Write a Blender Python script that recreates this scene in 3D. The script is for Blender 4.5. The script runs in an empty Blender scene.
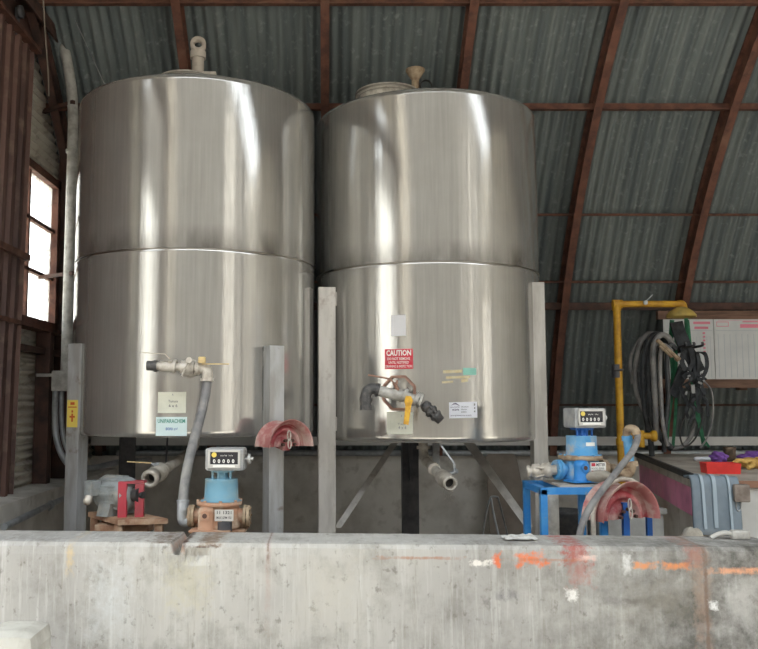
import bpy, bmesh, math, random
from mathutils import Vector, Matrix, noise as mnoise
random.seed(4)
SC = bpy.context.scene
COL = SC.collection
pi = math.pi
F, CX, CY, PITCH, CAMZ = 850.0, 325.0, 324.5, math.radians(5.1), 1.6
cp, sp = math.cos(PITCH), math.sin(PITCH)

# ------------------------------------------------------------------ camera
cam = bpy.data.cameras.new('camera')
cam.sensor_fit = 'HORIZONTAL'; cam.sensor_width = 36.0
cam.lens = F / 758 * 36.0
cam.shift_x = (379 - CX) / 758.0
cam.clip_end = 200
co = bpy.data.objects.new('camera', cam); COL.objects.link(co)
co.location = (0, 0, CAMZ); co.rotation_euler = (pi / 2 + PITCH, 0, 0)
SC.camera = co

def ray(px, py):
    a = (px - CX) / F; b = (CY - py) / F
    return Vector((a, cp - b * sp, sp + b * cp))
def P(px, py, y):                       # photo point -> place on the plane Y = y
    d = ray(px, py)
    return Vector((0, 0, CAMZ)) + d * (y / d.y)
def Z(py, y): return P(CX, py, y).z

# ------------------------------------------------------------------ materials
def nodes(name):
    m = bpy.data.materials.new(name); m.use_nodes = True
    nt = m.node_tree; nt.nodes.clear()
    out = nt.nodes.new('ShaderNodeOutputMaterial')
    b = nt.nodes.new('ShaderNodeBsdfPrincipled')
    nt.links.new(b.outputs[0], out.inputs[0])
    return m, nt, b, out
def lin(c):
    return tuple(((v / 12.92) if v <= .04045 else ((v + .055) / 1.055) ** 2.4) for v in [x / 255 for x in c]) + (1,)
def N(nt, t, **kw):
    n = nt.nodes.new(t)
    for k, v in kw.items():
        if k.startswith('i_'): n.inputs[k[2:].replace('_', ' ')].default_value = v
        else: setattr(n, k, v)
    return n
def coords(nt, scale=(1, 1, 1)):
    tc = N(nt, 'ShaderNodeTexCoord'); mp = N(nt, 'ShaderNodeMapping')
    mp.inputs['Scale'].default_value = scale
    nt.links.new(tc.outputs['Object'], mp.inputs[0]); return mp.outputs[0]
def noise_fac(nt, scale, vec_scale=(1, 1, 1), lo=.4, hi=.6, detail=5, rough=.6):
    v = coords(nt, vec_scale)
    n = N(nt, 'ShaderNodeTexNoise'); n.inputs['Scale'].default_value = scale
    n.inputs['Detail'].default_value = detail; n.inputs['Roughness'].default_value = rough
    nt.links.new(v, n.inputs['Vector'])
    r = N(nt, 'ShaderNodeMapRange'); r.inputs['From Min'].default_value = lo; r.inputs['From Max'].default_value = hi
    nt.links.new(n.outputs['Fac'], r.inputs['Value'])
    return r.outputs[0]
def mixc(nt, fac, a, b):
    m = N(nt, 'ShaderNodeMix', data_type='RGBA')
    for s, v in ((0, fac), (6, a), (7, b)):
        if isinstance(v, (tuple, float, int)): m.inputs[s].default_value = v
        else: nt.links.new(v, m.inputs[s])
    return m.outputs[2]
def math_(nt, op, a, b=None):
    m = N(nt, 'ShaderNodeMath', operation=op)
    for i, v in enumerate((a, b)):
        if v is None: continue
        if isinstance(v, (int, float)): m.inputs[i].default_value = v
        else: nt.links.new(v, m.inputs[i])
    return m.outputs[0]
def bump(nt, b, fac, strength=.2, dist=.01):
    bp = N(nt, 'ShaderNodeBump'); bp.inputs['Strength'].default_value = strength; bp.inputs['Distance'].default_value = dist
    nt.links.new(fac, bp.inputs['Height']); nt.links.new(bp.outputs[0], b.inputs['Normal'])
def M(name, c, rough=.6, metal=0., c2=None, scale=12, lo=.42, hi=.62, vs=(1, 1, 1), bmp=0., dust=None, dlo=.5, dhi=.7, dscale=6):
    m, nt, b, o = nodes(name)
    b.inputs['Roughness'].default_value = rough; b.inputs['Metallic'].default_value = metal
    col = lin(c)
    if c2 is not None:
        f = noise_fac(nt, scale, vs, lo, hi); col = mixc(nt, f, lin(c), lin(c2))
        if bmp: bump(nt, b, f, bmp)
    if dust is not None:
        col = mixc(nt, noise_fac(nt, dscale, (1, 1, 1), dlo, dhi), col, lin(dust))
    if isinstance(col, tuple): b.inputs['Base Color'].default_value = col
    else: nt.links.new(col, b.inputs['Base Color'])
    return m

def steel_mat(name, z_seam, seed):
    m, nt, b, o = nodes(name)
    b.inputs['Metallic'].default_value = .70
    f1 = noise_fac(nt, 5, (9, 9, .35), .3, .75, 6)              # brushed vertical streaks
    f2 = noise_fac(nt, 2.2 + seed * .3, (1, 1, 1), .35, .7, 4)         # dull patches
    f3 = noise_fac(nt, 40, (4, 4, .2), .3, .8, 3)
    c = mixc(nt, f1, lin((178, 177, 174)), lin((198, 197, 193)))
    c = mixc(nt, math_(nt, 'MULTIPLY', f2, .35), c, lin((160, 156, 149)))
    # soot and dirt collected along the girth weld
    tc = N(nt, 'ShaderNodeTexCoord'); sx = N(nt, 'ShaderNodeSeparateXYZ'); nt.links.new(tc.outputs['Object'], sx.inputs[0])
    d = math_(nt, 'SUBTRACT', sx.outputs['Z'], z_seam)
    up = N(nt, 'ShaderNodeMapRange'); up.inputs['From Min'].default_value = .17; up.inputs['From Max'].default_value = .0
    nt.links.new(d, up.inputs['Value'])
    gate = math_(nt, 'GREATER_THAN', d, 0)
    dirt = math_(nt, 'MULTIPLY', math_(nt, 'MULTIPLY', up.outputs[0], gate), noise_fac(nt, 2.6, (2, 2, .6), .35, .65))
    c = mixc(nt, math_(nt, 'MULTIPLY', dirt, .8), c, lin((72, 64, 58)))
    nt.links.new(c, b.inputs['Base Color'])
    r = math_(nt, 'ADD', math_(nt, 'MULTIPLY', f2, .06), .07)
    r = math_(nt, 'ADD', r, math_(nt, 'MULTIPLY', dirt, .12))
    nt.links.new(r, b.inputs['Roughness'])
    b.inputs['Anisotropic'].default_value = .0
    bump(nt, b, math_(nt, 'ADD', f3, math_(nt, 'MULTIPLY', f2, .6)), .035, .01)
    return m

def stain_mask(nt, X, Zc, xc, zc, hx, hz, soft, dist):
    # a stain of its own ragged outline: box distance with noise
    ax = math_(nt, 'DIVIDE', math_(nt, 'ABSOLUTE', math_(nt, 'SUBTRACT', X, xc)), hx)
    az = math_(nt, 'DIVIDE', math_(nt, 'ABSOLUTE', math_(nt, 'SUBTRACT', Zc, zc)), hz)
    d = math_(nt, 'ADD', math_(nt, 'MAXIMUM', ax, az), dist)
    r = N(nt, 'ShaderNodeMapRange'); r.inputs['From Min'].default_value = 1 + soft; r.inputs['From Max'].default_value = 1 - soft
    nt.links.new(d, r.inputs['Value']); return r.outputs[0]

def front_concrete():
    m, nt, b, o = nodes('weathered_concrete')
    b.inputs['Roughness'].default_value = .85
    big = noise_fac(nt, 1.3, (1, 1, 1), .35, .65, 6)
    c = mixc(nt, big, lin((188, 186, 181)), lin((168, 166, 163)))
    mid = noise_fac(nt, 5, (1, 1, .8), .48, .72, 8, .7)
    c = mixc(nt, math_(nt, 'MULTIPLY', mid, .7), c, lin((126, 123, 115)))
    tc = N(nt, 'ShaderNodeTexCoord'); sx = N(nt, 'ShaderNodeSeparateXYZ'); nt.links.new(tc.outputs['Object'], sx.inputs[0])
    X, Zz = sx.outputs['X'], sx.outputs['Z']
    # pale washed runs and darker runs down the face
    run = noise_fac(nt, 9, (4, 1, .22), .52, .7, 6, .7)
    c = mixc(nt, math_(nt, 'MULTIPLY', run, .75), c, lin((200, 200, 197)))
    run2 = noise_fac(nt, 7, (5, 1, .3), .56, .72, 6, .75)
    c = mixc(nt, math_(nt, 'MULTIPLY', run2, .45), c, lin((128, 120, 102)))
    # grimy end of the wall, where splashes have dried
    g = N(nt, 'ShaderNodeMapRange'); g.inputs['From Min'].default_value = .5; g.inputs['From Max'].default_value = 1.9
    nt.links.new(X, g.inputs['Value'])
    grime = math_(nt, 'MULTIPLY', noise_fac(nt, 4.5, (1, 1, 1), .36, .66, 9, .72), g.outputs[0])
    c = mixc(nt, math_(nt, 'MULTIPLY', grime, .95), c, lin((66, 64, 58)))
    spk = noise_fac(nt, 26, (1, 1, .8), .6, .7, 4, .6)
    c = mixc(nt, math_(nt, 'MULTIPLY', spk, .55), c, lin((112, 107, 98)))
    dn = N(nt, 'ShaderNodeTexNoise'); dn.inputs['Scale'].default_value = 30; dn.inputs['Detail'].default_value = 9; dn.inputs['Roughness'].default_value = .72
    nt.links.new(tc.outputs['Object'], dn.inputs['Vector'])
    dist = math_(nt, 'MULTIPLY', math_(nt, 'SUBTRACT', dn.outputs['Fac'], .47), 4.2)
    cover = noise_fac(nt, 38, (1, 1, .5), .3, .55, 6, .7)
    yv = lambda px: 4.2 - .05 * ((px - CX) / F * 4.2 + 1.6) + .08
    S = [  # px, py, half px, half py, colour, soft, amount
        (497, 560, 4, 7, (226, 120, 78), .3, .95), (530, 560, 14, 6, (228, 126, 80), .35, .95),
        (482, 563, 10, 3, (238, 234, 228), .3, .9), (643, 566, 10, 3, (226, 150, 96), .4, .9),
        (676, 566, 12, 3, (226, 148, 96), .4, .9), (738, 571, 24, 3, (236, 170, 130), .5, .8),
        (576, 552, 12, 9, (168, 84, 76), .4, .85), (580, 570, 10, 14, (176, 112, 102), .5, .6), (588, 558, 8, 2.5, (236, 206, 196), .4, .8),
        (572, 596, 5, 5, (242, 240, 236), .4, .9), (628, 565, 4, 9, (228, 228, 226), .5, .8), (634, 603, 6, 3, (96, 92, 88), .6, .7),
        (695, 556, 8, 9, (160, 104, 92), .5, .7), (703, 600, 7, 40, (168, 140, 122), .6, .6), (707, 600, 1.6, 60, (118, 96, 84), .6, .9),
        (714, 606, 4, 4, (240, 240, 238), .4, .9),
        (500, 596, 4, 4, (110, 110, 112), .6, .8), (512, 594, 4, 4, (112, 112, 114), .6, .7), (486, 602, 4, 4, (118, 116, 112), .6, .7),
        (632, 601, 24, 3, (104, 102, 100), .7, .6), (420, 558, 30, 1.2, (170, 120, 90), .6, .7), (548, 560, 30, 1.2, (176, 120, 92), .6, .6),
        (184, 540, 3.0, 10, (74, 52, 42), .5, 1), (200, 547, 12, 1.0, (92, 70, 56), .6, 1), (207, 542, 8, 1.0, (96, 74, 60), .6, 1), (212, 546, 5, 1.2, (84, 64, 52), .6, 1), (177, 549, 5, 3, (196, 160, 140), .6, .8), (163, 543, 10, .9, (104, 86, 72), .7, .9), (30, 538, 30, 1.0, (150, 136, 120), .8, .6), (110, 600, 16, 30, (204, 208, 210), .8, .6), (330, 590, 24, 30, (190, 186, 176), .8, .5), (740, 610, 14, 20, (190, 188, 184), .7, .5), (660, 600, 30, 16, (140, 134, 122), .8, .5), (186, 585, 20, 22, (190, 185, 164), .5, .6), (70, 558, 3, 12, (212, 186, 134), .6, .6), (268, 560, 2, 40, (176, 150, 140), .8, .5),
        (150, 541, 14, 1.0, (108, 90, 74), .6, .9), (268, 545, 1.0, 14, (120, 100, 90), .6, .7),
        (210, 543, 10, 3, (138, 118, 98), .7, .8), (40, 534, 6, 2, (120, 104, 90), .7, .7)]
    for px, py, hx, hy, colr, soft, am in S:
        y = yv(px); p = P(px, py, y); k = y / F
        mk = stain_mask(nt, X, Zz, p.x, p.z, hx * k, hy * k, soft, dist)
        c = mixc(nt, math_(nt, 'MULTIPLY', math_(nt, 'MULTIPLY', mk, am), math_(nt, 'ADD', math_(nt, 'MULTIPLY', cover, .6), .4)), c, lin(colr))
    nt.links.new(c, b.inputs['Base Color'])
    bump(nt, b, math_(nt, 'ADD', mid, spk), .25, .006)
    return m

MT = {}
MT['wall_front'] = front_concrete()
MT['concrete'] = M('concrete', (216, 213, 207), .9, 0, (192, 188, 181), 2.5, bmp=.1, dust=(168, 162, 154), dlo=.55, dhi=.75)
MT['floor'] = M('floor_concrete', (204, 197, 186), .85, 0, (176, 166, 152), 1.6, dust=(130, 116, 98), dlo=.5, dhi=.72, dscale=3)
MT['corr'] = M('corrugated_galvanised', (128, 136, 136), .55, .3, (96, 105, 108), 1.5, .35, .65, (6, .3, .3), dust=(150, 158, 156), dlo=.56, dhi=.78, dscale=16)
MT['corr_wall'] = M('corrugated_painted_grey', (234, 229, 218), .6, .0, (206, 198, 186), 3, .4, .7, dust=(140, 122, 104), dlo=.55, dhi=.8)
MT['rust'] = M('rusty_red_brown_steel', (112, 74, 60), .75, .1, (82, 54, 46), 9, dust=(124, 92, 76), dlo=.55, dhi=.75)
MT['rust_dark'] = M('dark_brown_steel', (92, 66, 58), .75, .1, (64, 50, 46), 6)
MT['door_brown'] = M('brown_ribbed_sheet', (112, 84, 76), .6, .15, (84, 62, 58), 3, vs=(2, 2, .3), dust=(142, 120, 104), dlo=.55, dhi=.8)
MT['steelL'] = steel_mat('stainless_steel', 2.575, 1)
MT['steelR'] = steel_mat('stainless_steel_polished', 2.56, 2)
MT['weld'] = M('weld_bead', (150, 144, 136), .35, 1)
MT['leg'] = M('grey_painted_leg', (176, 178, 180), .45, .2, (154, 153, 150), 6, vs=(2, 2, .4), dust=(118, 104, 90), dlo=.6, dhi=.75, dscale=9)
MT['leg_white'] = M('off_white_painted_leg', (206, 202, 196), .5, .1, (186, 182, 176), 6, vs=(2, 2, .4), dust=(160, 148, 138), dlo=.58, dhi=.75, dscale=10)
MT['leg_pale'] = M('pale_grey_leg', (184, 181, 176), .5, .2, (162, 158, 152), 6, vs=(2, 2, .4))
MT['pvc'] = M('dusty_grey_pipe', (194, 193, 188), .55, .1, (164, 161, 156), 14)
MT['white_pipe'] = M('dusty_white_pipe', (206, 200, 190), .5, .3, (170, 162, 150), 14)
MT['valve'] = M('valve_metal', (212, 207, 198), .45, .25, (176, 168, 158), 20)
MT['galv'] = M('galvanised_conduit', (178, 182, 186), .45, .4, (152, 156, 160), 10)
MT['brass'] = M('dusty_handle_yellow', (214, 190, 136), .5, .1, (184, 160, 120), 20)
MT['yellow'] = M('valve_yellow', (234, 186, 62), .5, 0, (204, 150, 50), 20)
MT['black'] = M('black_rubber', (44, 44, 46), .6, 0, (66, 64, 62), 20)
MT['black_fit'] = M('black_plastic_fitting', (70, 70, 72), .5, 0, (100, 98, 96), 30)
MT['hose_grey'] = M('scuffed_grey_hose', (138, 137, 136), .6, 0, (108, 108, 112), 7, dust=(172, 169, 163), dlo=.5, dhi=.8, dscale=5)
MT['hose_black'] = M('black_hose', (62, 66, 70), .5, 0, (44, 46, 50), 12, dust=(106, 106, 104), dlo=.55, dhi=.75, dscale=7)
MT['dark_paint'] = M('dark_steel', (92, 92, 95), .6, .2, (70, 70, 74), 8)
MT['rust_cast'] = M('rusty_cast_iron', (184, 142, 116), .8, .1, (150, 110, 88), 14, dust=(204, 184, 162), dlo=.45, dhi=.7, dscale=14)
MT['rust_plate'] = M('rusty_base_plate', (176, 142, 116), .8, .1, (142, 102, 80), 8, dust=(196, 176, 152), dlo=.5, dhi=.72, dscale=9)
MT['flange'] = M('tan_cast_flange', (176, 158, 134), .75, .2, (140, 118, 96), 18)
MT['blue_faded'] = M('faded_blue_paint', (104, 150, 172), .6, 0, (130, 158, 168), 6, dust=(178, 160, 136), dlo=.52, dhi=.75, dscale=7)
MT['blue'] = M('bright_blue_paint', (44, 130, 206), .5, 0, (74, 150, 212), 8, dust=(176, 176, 170), dlo=.58, dhi=.75, dscale=12)
MT['blue_dusty'] = M('dusty_blue_paint', (78, 152, 206), .6, 0, (120, 170, 206), 8, dust=(186, 176, 160), dlo=.5, dhi=.72, dscale=10)
MT['blue_dark'] = M('dark_blue_paint', (28, 84, 160), .5, 0, (40, 100, 172), 8)
MT['reg'] = M('register_grey', (168, 170, 172), .5, .2, (146, 148, 150), 14, dust=(186, 180, 168), dlo=.55, dhi=.75)
MT['regframe'] = M('register_bezel', (200, 200, 198), .35, .4)
MT['face'] = M('register_face_black', (34, 34, 42), .35)
MT['white'] = M('white_print', (236, 236, 232), .6)
MT['grey_print'] = M('faded_print', (140, 140, 150), .6)
MT['dark_print'] = M('dark_print', (60, 60, 66), .6)
MT['red'] = M('hanger_red', (150, 54, 62), .55, 0, (174, 92, 94), 8, dust=(200, 172, 164), dlo=.44, dhi=.7, dscale=9)
MT['red_out'] = M('hanger_red_dusty', (176, 112, 110), .65, 0, (196, 154, 148), 8, dust=(206, 190, 178), dlo=.45, dhi=.7, dscale=8)
MT['red_guard'] = M('guard_red', (178, 58, 72), .5, 0, (150, 70, 76), 10)
MT['motor'] = M('motor_grey', (146, 152, 154), .5, .2, (120, 124, 124), 10, dust=(170, 164, 152), dlo=.5, dhi=.75)
MT['caution'] = M('caution_red', (206, 36, 62), .5, 0, (196, 70, 84), 14)
MT['tag'] = M('paper_tag', (238, 240, 226), .7, 0, (226, 228, 214), 10)
MT['tag_mint'] = M('pale_mint_sticker', (216, 236, 238), .6)
MT['green_print'] = M('green_print', (70, 150, 132), .6)
MT['blue_print'] = M('blue_print', (80, 120, 176), .6)
MT['tag_grey'] = M('lavender_grey_sticker', (212, 212, 216), .5)
MT['tag_white'] = M('white_sticker', (226, 228, 236), .5)
MT['purple_print'] = M('purple_print', (72, 56, 96), .6)
MT['teal'] = M('teal_tape', (140, 196, 182), .6)
MT['cream'] = M('cream_paint_smear', (208, 198, 166), .7, 0, (186, 168, 124), 30)
MT['octagon'] = M('rusty_pink_gasket', (168, 132, 116), .7, .1, (140, 106, 92), 20)
MT['yellow_tag'] = M('yellow_warning_sticker', (226, 202, 96), .55)
MT['orange_print'] = M('orange_print', (190, 90, 40), .6)
MT['shower_yellow'] = M('yellow_pipe_paint', (206, 158, 40), .5, 0, (176, 128, 34), 9)
MT['shower_head'] = M('dusty_yellow_plastic', (186, 160, 84), .6, 0, (160, 142, 84), 9)
MT['green_strap'] = M('green_webbing', (44, 120, 84), .7, 0, (34, 92, 66), 14)
MT['strap'] = M('dark_webbing', (58, 62, 66), .8, 0, (40, 42, 46), 20)
MT['buckle'] = M('buckle_metal', (132, 134, 136), .4, .5)
MT['board'] = M('white_poster_sheet', (206, 208, 208), .55, 0, (190, 194, 196), 2)
MT['pink_print'] = M('pink_print', (222, 130, 150), .6)
MT['board_line'] = M('pale_grey_rule', (178, 184, 190), .6)
MT['wood'] = M('brown_timber', (120, 92, 76), .75, 0, (92, 68, 56), 6, vs=(.5, 4, 4))
MT['bench_top'] = M('dusty_bench_top', (188, 180, 170), .8, 0, (166, 156, 146), 4, dust=(132, 116, 104), dlo=.58, dhi=.75, dscale=5)
MT['pink'] = M('pink_panel', (234, 150, 188), .6, 0, (204, 130, 162), 3, dust=(204, 164, 170), dlo=.55, dhi=.8, dscale=4)
MT['panel_white'] = M('smooth_pale_panel', (204, 204, 202), .5, 0, (190, 190, 188), 2)
MT['edge_brown'] = M('brown_edge', (142, 106, 86), .7)
MT['drape'] = M('blue_grey_mat', (122, 136, 148), .55, 0, (106, 120, 132), 6, dust=(150, 158, 164), dlo=.5, dhi=.8)
MT['drape_light'] = M('pale_blue_rib', (158, 174, 186), .5)
MT['tray_red'] = M('red_plastic', (228, 60, 54), .4, 0, (206, 52, 48), 6)
MT['glove'] = M('yellow_glove', (224, 184, 106), .7, 0, (204, 158, 84), 14)
MT['purple'] = M('purple_cloth', (138, 92, 178), .75, 0, (116, 76, 156), 8)
MT['cup'] = M('brown_mottled_cup', (122, 104, 86), .7, 0, (84, 72, 60), 30)
MT['tan'] = M('tan_fibreboard', (142, 132, 122), .75, 0, (126, 116, 106), 4)
MT['grey_box'] = M('pale_grey_tote', (160, 162, 160), .55, 0, (142, 142, 140), 4)
MT['sack'] = M('dusty_sack', (176, 170, 158), .9, 0, (146, 140, 130), 9)
MT['outlet'] = M('dusty_brown_box', (142, 132, 124), .7, .1, (118, 106, 98), 14)
MT['paper'] = M('dirty_white_paper', (212, 212, 208), .8, 0, (186, 184, 178), 20)
MT['stone'] = M('pale_concrete_block', (190, 188, 180), .85, 0, (168, 164, 156), 6, bmp=.1)
MT['yard_wall'] = M('added_grey_wall', (84, 81, 76), .9, 0, (76, 73, 69), 1.5)
MT['reflection_pale'] = M('pale_reflection_panel', (186, 182, 174), .8)
MT['yard_wall_white'] = M('added_white_wall', (212, 212, 208), .9)
MT['ground'] = M('added_yard_gravel', (196, 188, 172), .95, 0, (170, 160, 144), 3)
def glass_mat():
    m, nt, b, o = nodes('dirty_window_glass')
    nt.nodes.remove(b)
    tr = N(nt, 'ShaderNodeBsdfTransparent'); tl = N(nt, 'ShaderNodeBsdfTranslucent'); mx = N(nt, 'ShaderNodeMixShader')
    f = noise_fac(nt, 7, (1, 1, 1), .3, .7, 6)
    tl.inputs['Color'].default_value = (.8, .82, .8, 1)
    nt.links.new(math_(nt, 'ADD', math_(nt, 'MULTIPLY', f, .45), .1), mx.inputs[0])
    nt.links.new(tr.outputs[0], mx.inputs[1]); nt.links.new(tl.outputs[0], mx.inputs[2]); nt.links.new(mx.outputs[0], o.inputs[0])
    return m
MT['glass'] = glass_mat()

# ------------------------------------------------------------------ mesh builder
class MB:
    def __init__(s): s.v = []; s.f = []; s.sm = []
    def add(s, vs, fs, smooth=False):
        n = len(s.v); s.v += [tuple(v) for v in vs]
        for f in fs: s.f.append([i + n for i in f]); s.sm.append(smooth)
        return s
    def box(s, c, size, R=None, bev=0):
        bm = bmesh.new(); bmesh.ops.create_cube(bm, size=1)
        for v in bm.verts: v.co = Vector((v.co.x * size[0], v.co.y * size[1], v.co.z * size[2]))
        if bev: bmesh.ops.bevel(bm, geom=bm.edges[:] , offset=bev, segments=2, affect='EDGES', profile=.6)
        R = R or Matrix.Identity(3); c = Vector(c)
        bm.verts.index_update()
        s.add([R @ v.co + c for v in bm.verts], [[v.index for v in f.verts] for f in bm.faces]); bm.free(); return s
    def beam(s, p0, p1, w, h, up=(0, 0, 1), bev=0):
        p0 = Vector(p0); p1 = Vector(p1); z = (p1 - p0); L = z.length; z.normalize()
        x = Vector(up).cross(z)
        if x.length < 1e-4: x = Vector((1, 0, 0)).cross(z)
        x.normalize(); y = z.cross(x)
        return s.box((p0 + p1) / 2, (w, h, L), Matrix((x, y, z)).transposed(), bev)
    def lathe(s, prof, o=(0, 0, 0), axis=(0, 0, 1), seg=24, a0=0, a1=2 * pi, smooth=True, ref=None):
        z = Vector(axis).normalized(); o = Vector(o)
        x = Vector(ref) if ref else (Vector((1, 0, 0)) if abs(z.x) < .9 else Vector((0, 1, 0)))
        x = (x - z * x.dot(z)).normalized(); y = z.cross(x)
        full = abs(a1 - a0 - 2 * pi) < 1e-6; n = seg if full else seg + 1
        vs = []; fs = []
        for i in range(n):
            a = a0 + (a1 - a0) * i / seg; d = x * math.cos(a) + y * math.sin(a)
            for r, h in prof: vs.append(o + d * r + z * h)
        k = len(prof)
        for i in range(seg):
            j = (i + 1) % n
            for q in range(k - 1): fs.append([i * k + q, j * k + q, j * k + q + 1, i * k + q + 1])
        s.add(vs, fs, smooth); return s
    def cyl(s, p0, p1, r0, r1=None, seg=16, caps=True, smooth=True):
        r1 = r0 if r1 is None else r1; p0 = Vector(p0); p1 = Vector(p1); L = (p1 - p0).length
        e = 1e-5
        s.lathe([(r0, 0), (r1, L)], p0, p1 - p0, seg, smooth=smooth)
        if caps:
            s.lathe([(e, 0), (r0, 0)], p0, p1 - p0, seg, smooth=False); s.lathe([(r1, L), (e, L)], p0, p1 - p0, seg, smooth=False)
        return s
    def tube(s, pts, r, seg=10, smooth_path=True, sub=6, closed=False, caps=True):
        pts = [Vector(p) for p in pts]
        if smooth_path and len(pts) > 2:
            q = []; n = len(pts)
            for i in range(n if closed else n - 1):
                g = lambda k: pts[k % n] if closed else pts[max(0, min(n - 1, k))]
                a, b, c, d = g(i - 1), g(i), g(i + 1), g(i + 2)
                for t in range(sub):
                    t /= sub
                    q.append(.5 * ((2 * b) + (c - a) * t + (2 * a - 5 * b + 4 * c - d) * t * t + (3 * b - a - 3 * c + d) * t ** 3))
            if not closed: q.append(pts[-1])
            pts = q
        rr = r if isinstance(r, (list, tuple)) else None
        n = len(pts); vs = []; fs = []
        nrm = None
        for i in range(n):
            t = (pts[(i + 1) % n] - pts[i - 1]) if closed else (pts[min(n - 1, i + 1)] - pts[max(0, i - 1)])
            t.normalize()
            if nrm is None:
                nrm = t.orthogonal().normalized()
            nrm = (nrm - t * nrm.dot(t)).normalized(); b = t.cross(nrm)
            rad = r if rr is None else rr[0] + (rr[1] - rr[0]) * i / (n - 1)
            for k in range(seg):
                a = 2 * pi * k / seg; vs.append(pts[i] + (nrm * math.cos(a) + b * math.sin(a)) * rad)
        for i in range(n if closed else n - 1):
            j = (i + 1) % n
            for k in range(seg): fs.append([i * seg + k, i * seg + (k + 1) % seg, j * seg + (k + 1) % seg, j * seg + k])
        s.add(vs, fs, True)
        if not closed and caps: s.add(vs[:seg] + vs[-seg:], [list(range(seg))[::-1], list(range(seg, 2 * seg))])
        return s
    def ribbon(s, pts, w, t=.004, side=(1, 0, 0), sub=5):
        pts = [Vector(p) for p in pts]; q = []; n = len(pts)
        for i in range(n - 1):
            g = lambda k: pts[max(0, min(n - 1, k))]
            a, b, c, d = g(i - 1), g(i), g(i + 1), g(i + 2)
            for k in range(sub):
                u = k / sub
                q.append(.5 * ((2 * b) + (c - a) * u + (2 * a - 5 * b + 4 * c - d) * u * u + (3 * b - a - 3 * c + d) * u ** 3))
        q.append(pts[-1]); vs = []; fs = []; sd = Vector(side).normalized()
        for i in range(len(q)):
            tg = (q[min(len(q) - 1, i + 1)] - q[max(0, i - 1)]).normalized()
            x = (sd - tg * sd.dot(tg)).normalized(); y = tg.cross(x)
            for a, b in ((-1, -1), (1, -1), (1, 1), (-1, 1)): vs.append(q[i] + x * a * w / 2 + y * b * t / 2)
        for i in range(len(q) - 1):
            for k in range(4): fs.append([i * 4 + k, i * 4 + (k + 1) % 4, i * 4 + 4 + (k + 1) % 4, i * 4 + 4 + k])
        fs += [[3, 2, 1, 0], [len(vs) - 4, len(vs) - 3, len(vs) - 2, len(vs) - 1]]
        return s.add(vs, fs, False)
    def blob(s, c, size, sub=3, amp=.15, freq=2.0, R=None, seed=0):
        bm = bmesh.new(); bmesh.ops.create_icosphere(bm, subdivisions=sub, radius=1)
        bm.verts.index_update(); R = R or Matrix.Identity(3); c = Vector(c); vs = []
        for v in bm.verts:
            k = 1 + amp * mnoise.noise(v.co * freq + Vector((seed * 7.1, seed * 3.3, 0)))
            vs.append(R @ Vector((v.co.x * size[0] * k, v.co.y * size[1] * k, v.co.z * size[2] * k)) + c)
        s.add(vs, [[v.index for v in f.verts] for f in bm.faces], True); bm.free(); return s
    def prism(s, poly, dvec):
        n = len(poly); d = Vector(dvec); a = [Vector(p) for p in poly]
        fs = [list(range(n))[::-1], list(range(n, 2 * n))] + [[i, (i + 1) % n, n + (i + 1) % n, n + i] for i in range(n)]
        return s.add(a + [p + d for p in a], fs)
    def build(s, name, mat, parent=None, **props):
        off = Vector((0, 0, 0)); p = parent
        while p is not None: off += p.location; p = p.parent
        me = bpy.data.meshes.new(name)
        me.from_pydata([Vector(v) - off for v in s.v], [], s.f); me.update()
        me.polygons.foreach_set('use_smooth', s.sm)
        bm = bmesh.new(); bm.from_mesh(me); bmesh.ops.recalc_face_normals(bm, faces=bm.faces[:]); bm.to_mesh(me); bm.free()
        me.materials.append(MT[mat] if isinstance(mat, str) else mat)
        o = bpy.data.objects.new(name, me); COL.objects.link(o)
        if parent is not None: o.parent = parent
        for k, v in props.items(): o[k] = v
        return o
def thing(name, loc, label, cat, group=None):
    o = bpy.data.objects.new(name, None); COL.objects.link(o); o.location = loc; o.empty_display_size = .1
    o['label'] = label; o['category'] = cat
    if group: o['group'] = group
    return o
def tag(o, label, cat, group=None):
    o['label'] = label; o['category'] = cat
    if group: o['group'] = group
    return o
def struct(mb, name, mat, label=None, cat=None, parent=None, group=None):
    o = mb.build(name, mat, parent)
    o['kind'] = 'structure'
    if label: o['label'] = label
    if cat: o['category'] = cat
    if group: o['group'] = group
    return o
def rotz(a): return Matrix.Rotation(a, 3, 'Z')

_tcache = {}
def text_geo(txt, bold=0.0):
    k = (txt, bold)
    if k in _tcache: return _tcache[k]
    cu = bpy.data.curves.new('text', 'FONT'); cu.body = txt; cu.resolution_u = 2; cu.offset = bold; cu.fill_mode = 'FRONT'
    ob = bpy.data.objects.new('text', cu); COL.objects.link(ob)
    dg = bpy.context.evaluated_depsgraph_get(); dg.update()
    me = bpy.data.meshes.new_from_object(ob.evaluated_get(dg))
    vs = [v.co.copy() for v in me.vertices]; fs = [list(p.vertices) for p in me.polygons]
    bpy.data.objects.remove(ob); bpy.data.curves.remove(cu); bpy.data.meshes.remove(me)
    x0 = min(v.x for v in vs); x1 = max(v.x for v in vs); y0 = min(v.y for v in vs); y1 = max(v.y for v in vs)
    vs = [((v.x - x0) / (x1 - x0), (v.y - y0) / (y1 - y0)) for v in vs]
    _tcache[k] = (vs, fs); return _tcache[k]
def put_text(mb, mp, txt, u0, v0, u1, v1, bold=0.0):      # mp(u, v) -> point on the sticker
    vs, fs = text_geo(txt, bold)
    mb.add([mp(u0 + (u1 - u0) * a, v0 + (v1 - v0) * b) for a, b in vs], fs)
def flat_map(o, ux, uy, lift=(0, 0, 0)):
    o, ux, uy, l = Vector(o), Vector(ux), Vector(uy), Vector(lift)
    return lambda u, v: o + ux * u + uy * v + l
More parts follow.
